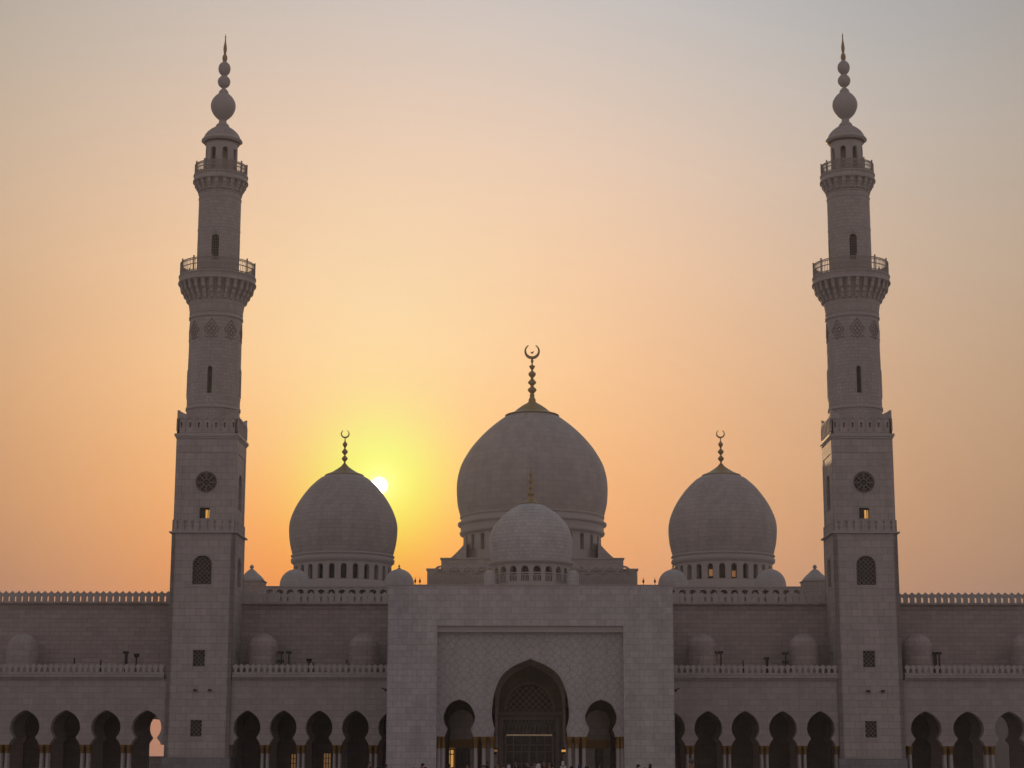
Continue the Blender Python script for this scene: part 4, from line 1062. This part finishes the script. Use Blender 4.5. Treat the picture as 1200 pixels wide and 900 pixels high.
PE += [(583, 892.2, 'man', 'navy', 'black', 'navy shirted man just left of the main door'),
       (608.5, 896.2, 'robe', 'black', 'black', 'low black robed figure left of the door centre'),
       (618, 890.4, 'man', 'black', 'black', 'dark man exactly at the middle of the main door'),
       (622, 895.8, 'robe', 'grey', 'grey', 'grey robed figure at the middle of the main door'),
       (637, 889.8, 'man', 'maroon', 'black', 'maroon shirted man right of the door centre'),
       (648.5, 894, 'robe', 'black', 'black', 'black robed figure at the right edge of the main door'),
       (566, 894.5, 'man', 'white', 'black', 'white shirted man among the left group of columns'),
       (688, 895, 'man', 'black', 'grey', 'dark shirted man at the right group of columns'),
       (540, 897.5, 'man', 'black', 'black', 'dark head under the left small arch'),
       (703.5, 892.8, 'robe', 'black', 'black', 'black robed figure inside the right small arch'),
       (555, 898.2, 'robe', 'navy', 'black', 'low navy robed figure left of the column group')]
for i, (x, yt, kd, a, b_, lb) in enumerate(PE):
    h = 1.60+.05*math.sin(i*2.3)
    person(x, min(dist(yt, h), 236), h, kd, a, b_, random.uniform(-2.5, 2.5), lb)
person(810.5, 53, 1.90, 'cap', 'black', 'black', 2.9, 'nearest person, dark clothes and grey cap, right of the gateway')

# ------------------------------------------------------------------ sun, sky, air
sd = (ROT @ Vector(((444.2-600)/F, (450-569.2)/F, -1))).normalized()
sun_el = math.asin(sd.z); sun_az = math.atan2(sd.x, sd.y)
sl = bpy.data.lights.new('sun', 'SUN'); so = bpy.data.objects.new('sun', sl); C.objects.link(so)
sl.energy = 0.5; sl.angle = R(0.53); sl.color = (1.0, .62, .30)
so.rotation_euler = (-sd).to_track_quat('-Z', 'Y').to_euler()
w = bpy.data.worlds.new('World'); scene.world = w; w.use_nodes = True
nt = w.node_tree; nt.nodes.clear()
out = nt.nodes.new('ShaderNodeOutputWorld'); bg = nt.nodes.new('ShaderNodeBackground'); nt.links.new(bg.outputs[0], out.inputs[0])
sky = nt.nodes.new('ShaderNodeTexSky'); sky.sky_type = 'NISHITA'; sky.sun_disc = False
sky.sun_elevation = sun_el; sky.sun_rotation = sun_az; sky.air_density = 1.5; sky.dust_density = 6; sky.ozone_density = 1
tc = nt.nodes.new('ShaderNodeTexCoord'); nrm = nt.nodes.new('ShaderNodeVectorMath'); nrm.operation = 'NORMALIZE'; nt.links.new(tc.outputs['Generated'], nrm.inputs[0])
sp = nt.nodes.new('ShaderNodeSeparateXYZ'); nt.links.new(nrm.outputs[0], sp.inputs[0])
dt = nt.nodes.new('ShaderNodeVectorMath'); dt.operation = 'DOT_PRODUCT'; nt.links.new(nrm.outputs[0], dt.inputs[0]); dt.inputs[1].default_value = sd
th = mth(nt, 'ARCCOSINE', mth(nt, 'MINIMUM', dt.outputs['Value'], 0.9999999))
thd = mth(nt, 'MULTIPLY', th, 180/PI)
el = mth(nt, 'MULTIPLY', mth(nt, 'ARCSINE', sp.outputs[2]), 180/PI)
SKYFIT = None
#SKYFIT_BEGIN
COEF = {'r': [-0.4287, 1.191, -0.9131, 0.1947, 0.1518, -0.0394, 0.1774, -0.1686, 0.9803, 0.3495, -0.993, -0.1588], 'g': [-0.0216, 0.4093, 0.6302, -0.6462, 0.0151, -0.1604, 0.0789, -0.0266, 0.2341, -0.3459, 1.0112, 0.5054], 'b': [0.2976, -0.5751, 2.0676, -1.2529, -0.0401, -0.2527, 0.0084, 0.097, -0.1093, -0.3414, 0.8844, -0.0142]}
#SKYFIT_END
t_ = mth(nt, 'DIVIDE', mth(nt, 'MINIMUM', mth(nt, 'MAXIMUM', el, 4.6), 24), 24)
t2 = mth(nt, 'MULTIPLY', t_, t_)
def gs(s): return mth(nt, 'EXPONENT', mth(nt, 'MULTIPLY', mth(nt, 'POWER', mth(nt, 'DIVIDE', thd, s), 2), -.5))
aw_ = mth(nt, 'ARCTAN2', sp.outputs[0], sp.outputs[1])
az_ = mth(nt, 'MULTIPLY', mth(nt, 'SUBTRACT', aw_, math.atan2(sd.x, sd.y)), 180/PI)
a_ = mth(nt, 'DIVIDE', mth(nt, 'MINIMUM', mth(nt, 'MAXIMUM', az_, -24), 24), 20)
a2 = mth(nt, 'MULTIPLY', a_, a_)
g13, g4, g1 = gs(13), gs(4), gs(1.5)
basis = [1, t_, t2, mth(nt, 'MULTIPLY', t2, t_), a2, mth(nt, 'MULTIPLY', a2, t_), a_, mth(nt, 'MULTIPLY', a_, t_), g13, g4, mth(nt, 'MULTIPLY', g4, t_), g1]
def chan(cs):
    acc = None
    for b_, c in zip(basis, cs):
        v = c if b_ == 1 else mth(nt, 'MULTIPLY', b_, c)
        acc = v if acc is None else mth(nt, 'ADD', acc, v)
    return mth(nt, 'MAXIMUM', acc, 0.005)
if COEF:
    chs = [chan(COEF[k]) for k in 'rgb']
else:
    chs = [mth(nt, 'ADD', .45, 0), mth(nt, 'ADD', .32, 0), mth(nt, 'ADD', .2, 0)]
cc = nt.nodes.new('ShaderNodeCombineColor')
for i in range(3): nt.links.new(chs[i], cc.inputs[i])
# sky away from the sun: dim mauve dusk
mr = nt.nodes.new('ShaderNodeMapRange'); mr.interpolation_type = 'SMOOTHSTEP'; nt.links.new(thd, mr.inputs[0]); mr.inputs[1].default_value = 27; mr.inputs[2].default_value = 70
FARH, FARZ = (.29, .222, .218), (.165, .155, .165)
far = mixc(nt, mth(nt, 'MINIMUM', mth(nt, 'MAXIMUM', mth(nt, 'DIVIDE', el, 60), 0), 1), FARH, FARZ)
near_c = mixc(nt, mr.outputs[0], cc.outputs[0], far)
disc = mth(nt, 'LESS_THAN', thd, 0.255)
discs = nt.nodes.new('ShaderNodeMapRange'); nt.links.new(thd, discs.inputs[0]); discs.inputs[1].default_value = .17; discs.inputs[2].default_value = .29; discs.inputs[3].default_value = 1; discs.inputs[4].default_value = 0
NS = 0.004
nish = mixc(nt, 1.0, sky.outputs[0], (NS, NS, NS), 'MULTIPLY')
tot = mixc(nt, 1.0, near_c, nish, 'ADD')
sn_ = nt.nodes.new('ShaderNodeTexNoise'); sn_.inputs['Scale'].default_value = 3.0; sn_.inputs['Detail'].default_value = 4
mp_ = nt.nodes.new('ShaderNodeMapping'); mp_.inputs['Scale'].default_value = (1, 1, 4.5); nt.links.new(nrm.outputs[0], mp_.inputs[0]); nt.links.new(mp_.outputs[0], sn_.inputs['Vector'])
hf = mth(nt, 'ADD', mth(nt, 'MULTIPLY', sn_.outputs[0], .10), .95)
hc = nt.nodes.new('ShaderNodeCombineColor')
for i in range(3): nt.links.new(hf, hc.inputs[i])
tot = mixc(nt, 1.0, tot, hc.outputs[0], 'MULTIPLY')
halo = mth(nt, 'EXPONENT', mth(nt, 'MULTIPLY', thd, -3.0))
hl = mixc(nt, halo, (0, 0, 0), (.8, .36, .42))
tot = mixc(nt, 1.0, tot, hl, 'ADD')
tot = mixc(nt, discs.outputs[0], tot, (6, 5, 3.2))
nt.links.new(tot, bg.inputs[0]); bg.inputs[1].default_value = 1.0
# haze
hz = MB(); hz.box(-950, 950, -320, 1350, -1.6, 118)
mh = bpy.data.materials.new('haze'); mh.use_nodes = True; n2 = mh.node_tree; n2.nodes.clear()
oo = n2.nodes.new('ShaderNodeOutputMaterial'); pv = n2.nodes.new('ShaderNodeVolumePrincipled'); n2.links.new(pv.outputs[0], oo.inputs['Volume'])
pv.inputs['Color'].default_value = (.96, .90, .84, 1); pv.inputs['Density'].default_value = 0.0002; pv.inputs['Anisotropy'].default_value = 0.55
ho = hz.build('haze', mh); ho['kind'] = 'stuff'
scene.cycles.volume_bounces = 0; scene.cycles.max_bounces = 6; scene.cycles.diffuse_bounces = 3
scene.cycles.use_denoising = True
vs = scene.view_settings; vs.view_transform = 'Standard'; vs.look = 'None'; vs.exposure = 0; vs.gamma = 1; vs.use_curve_mapping = False
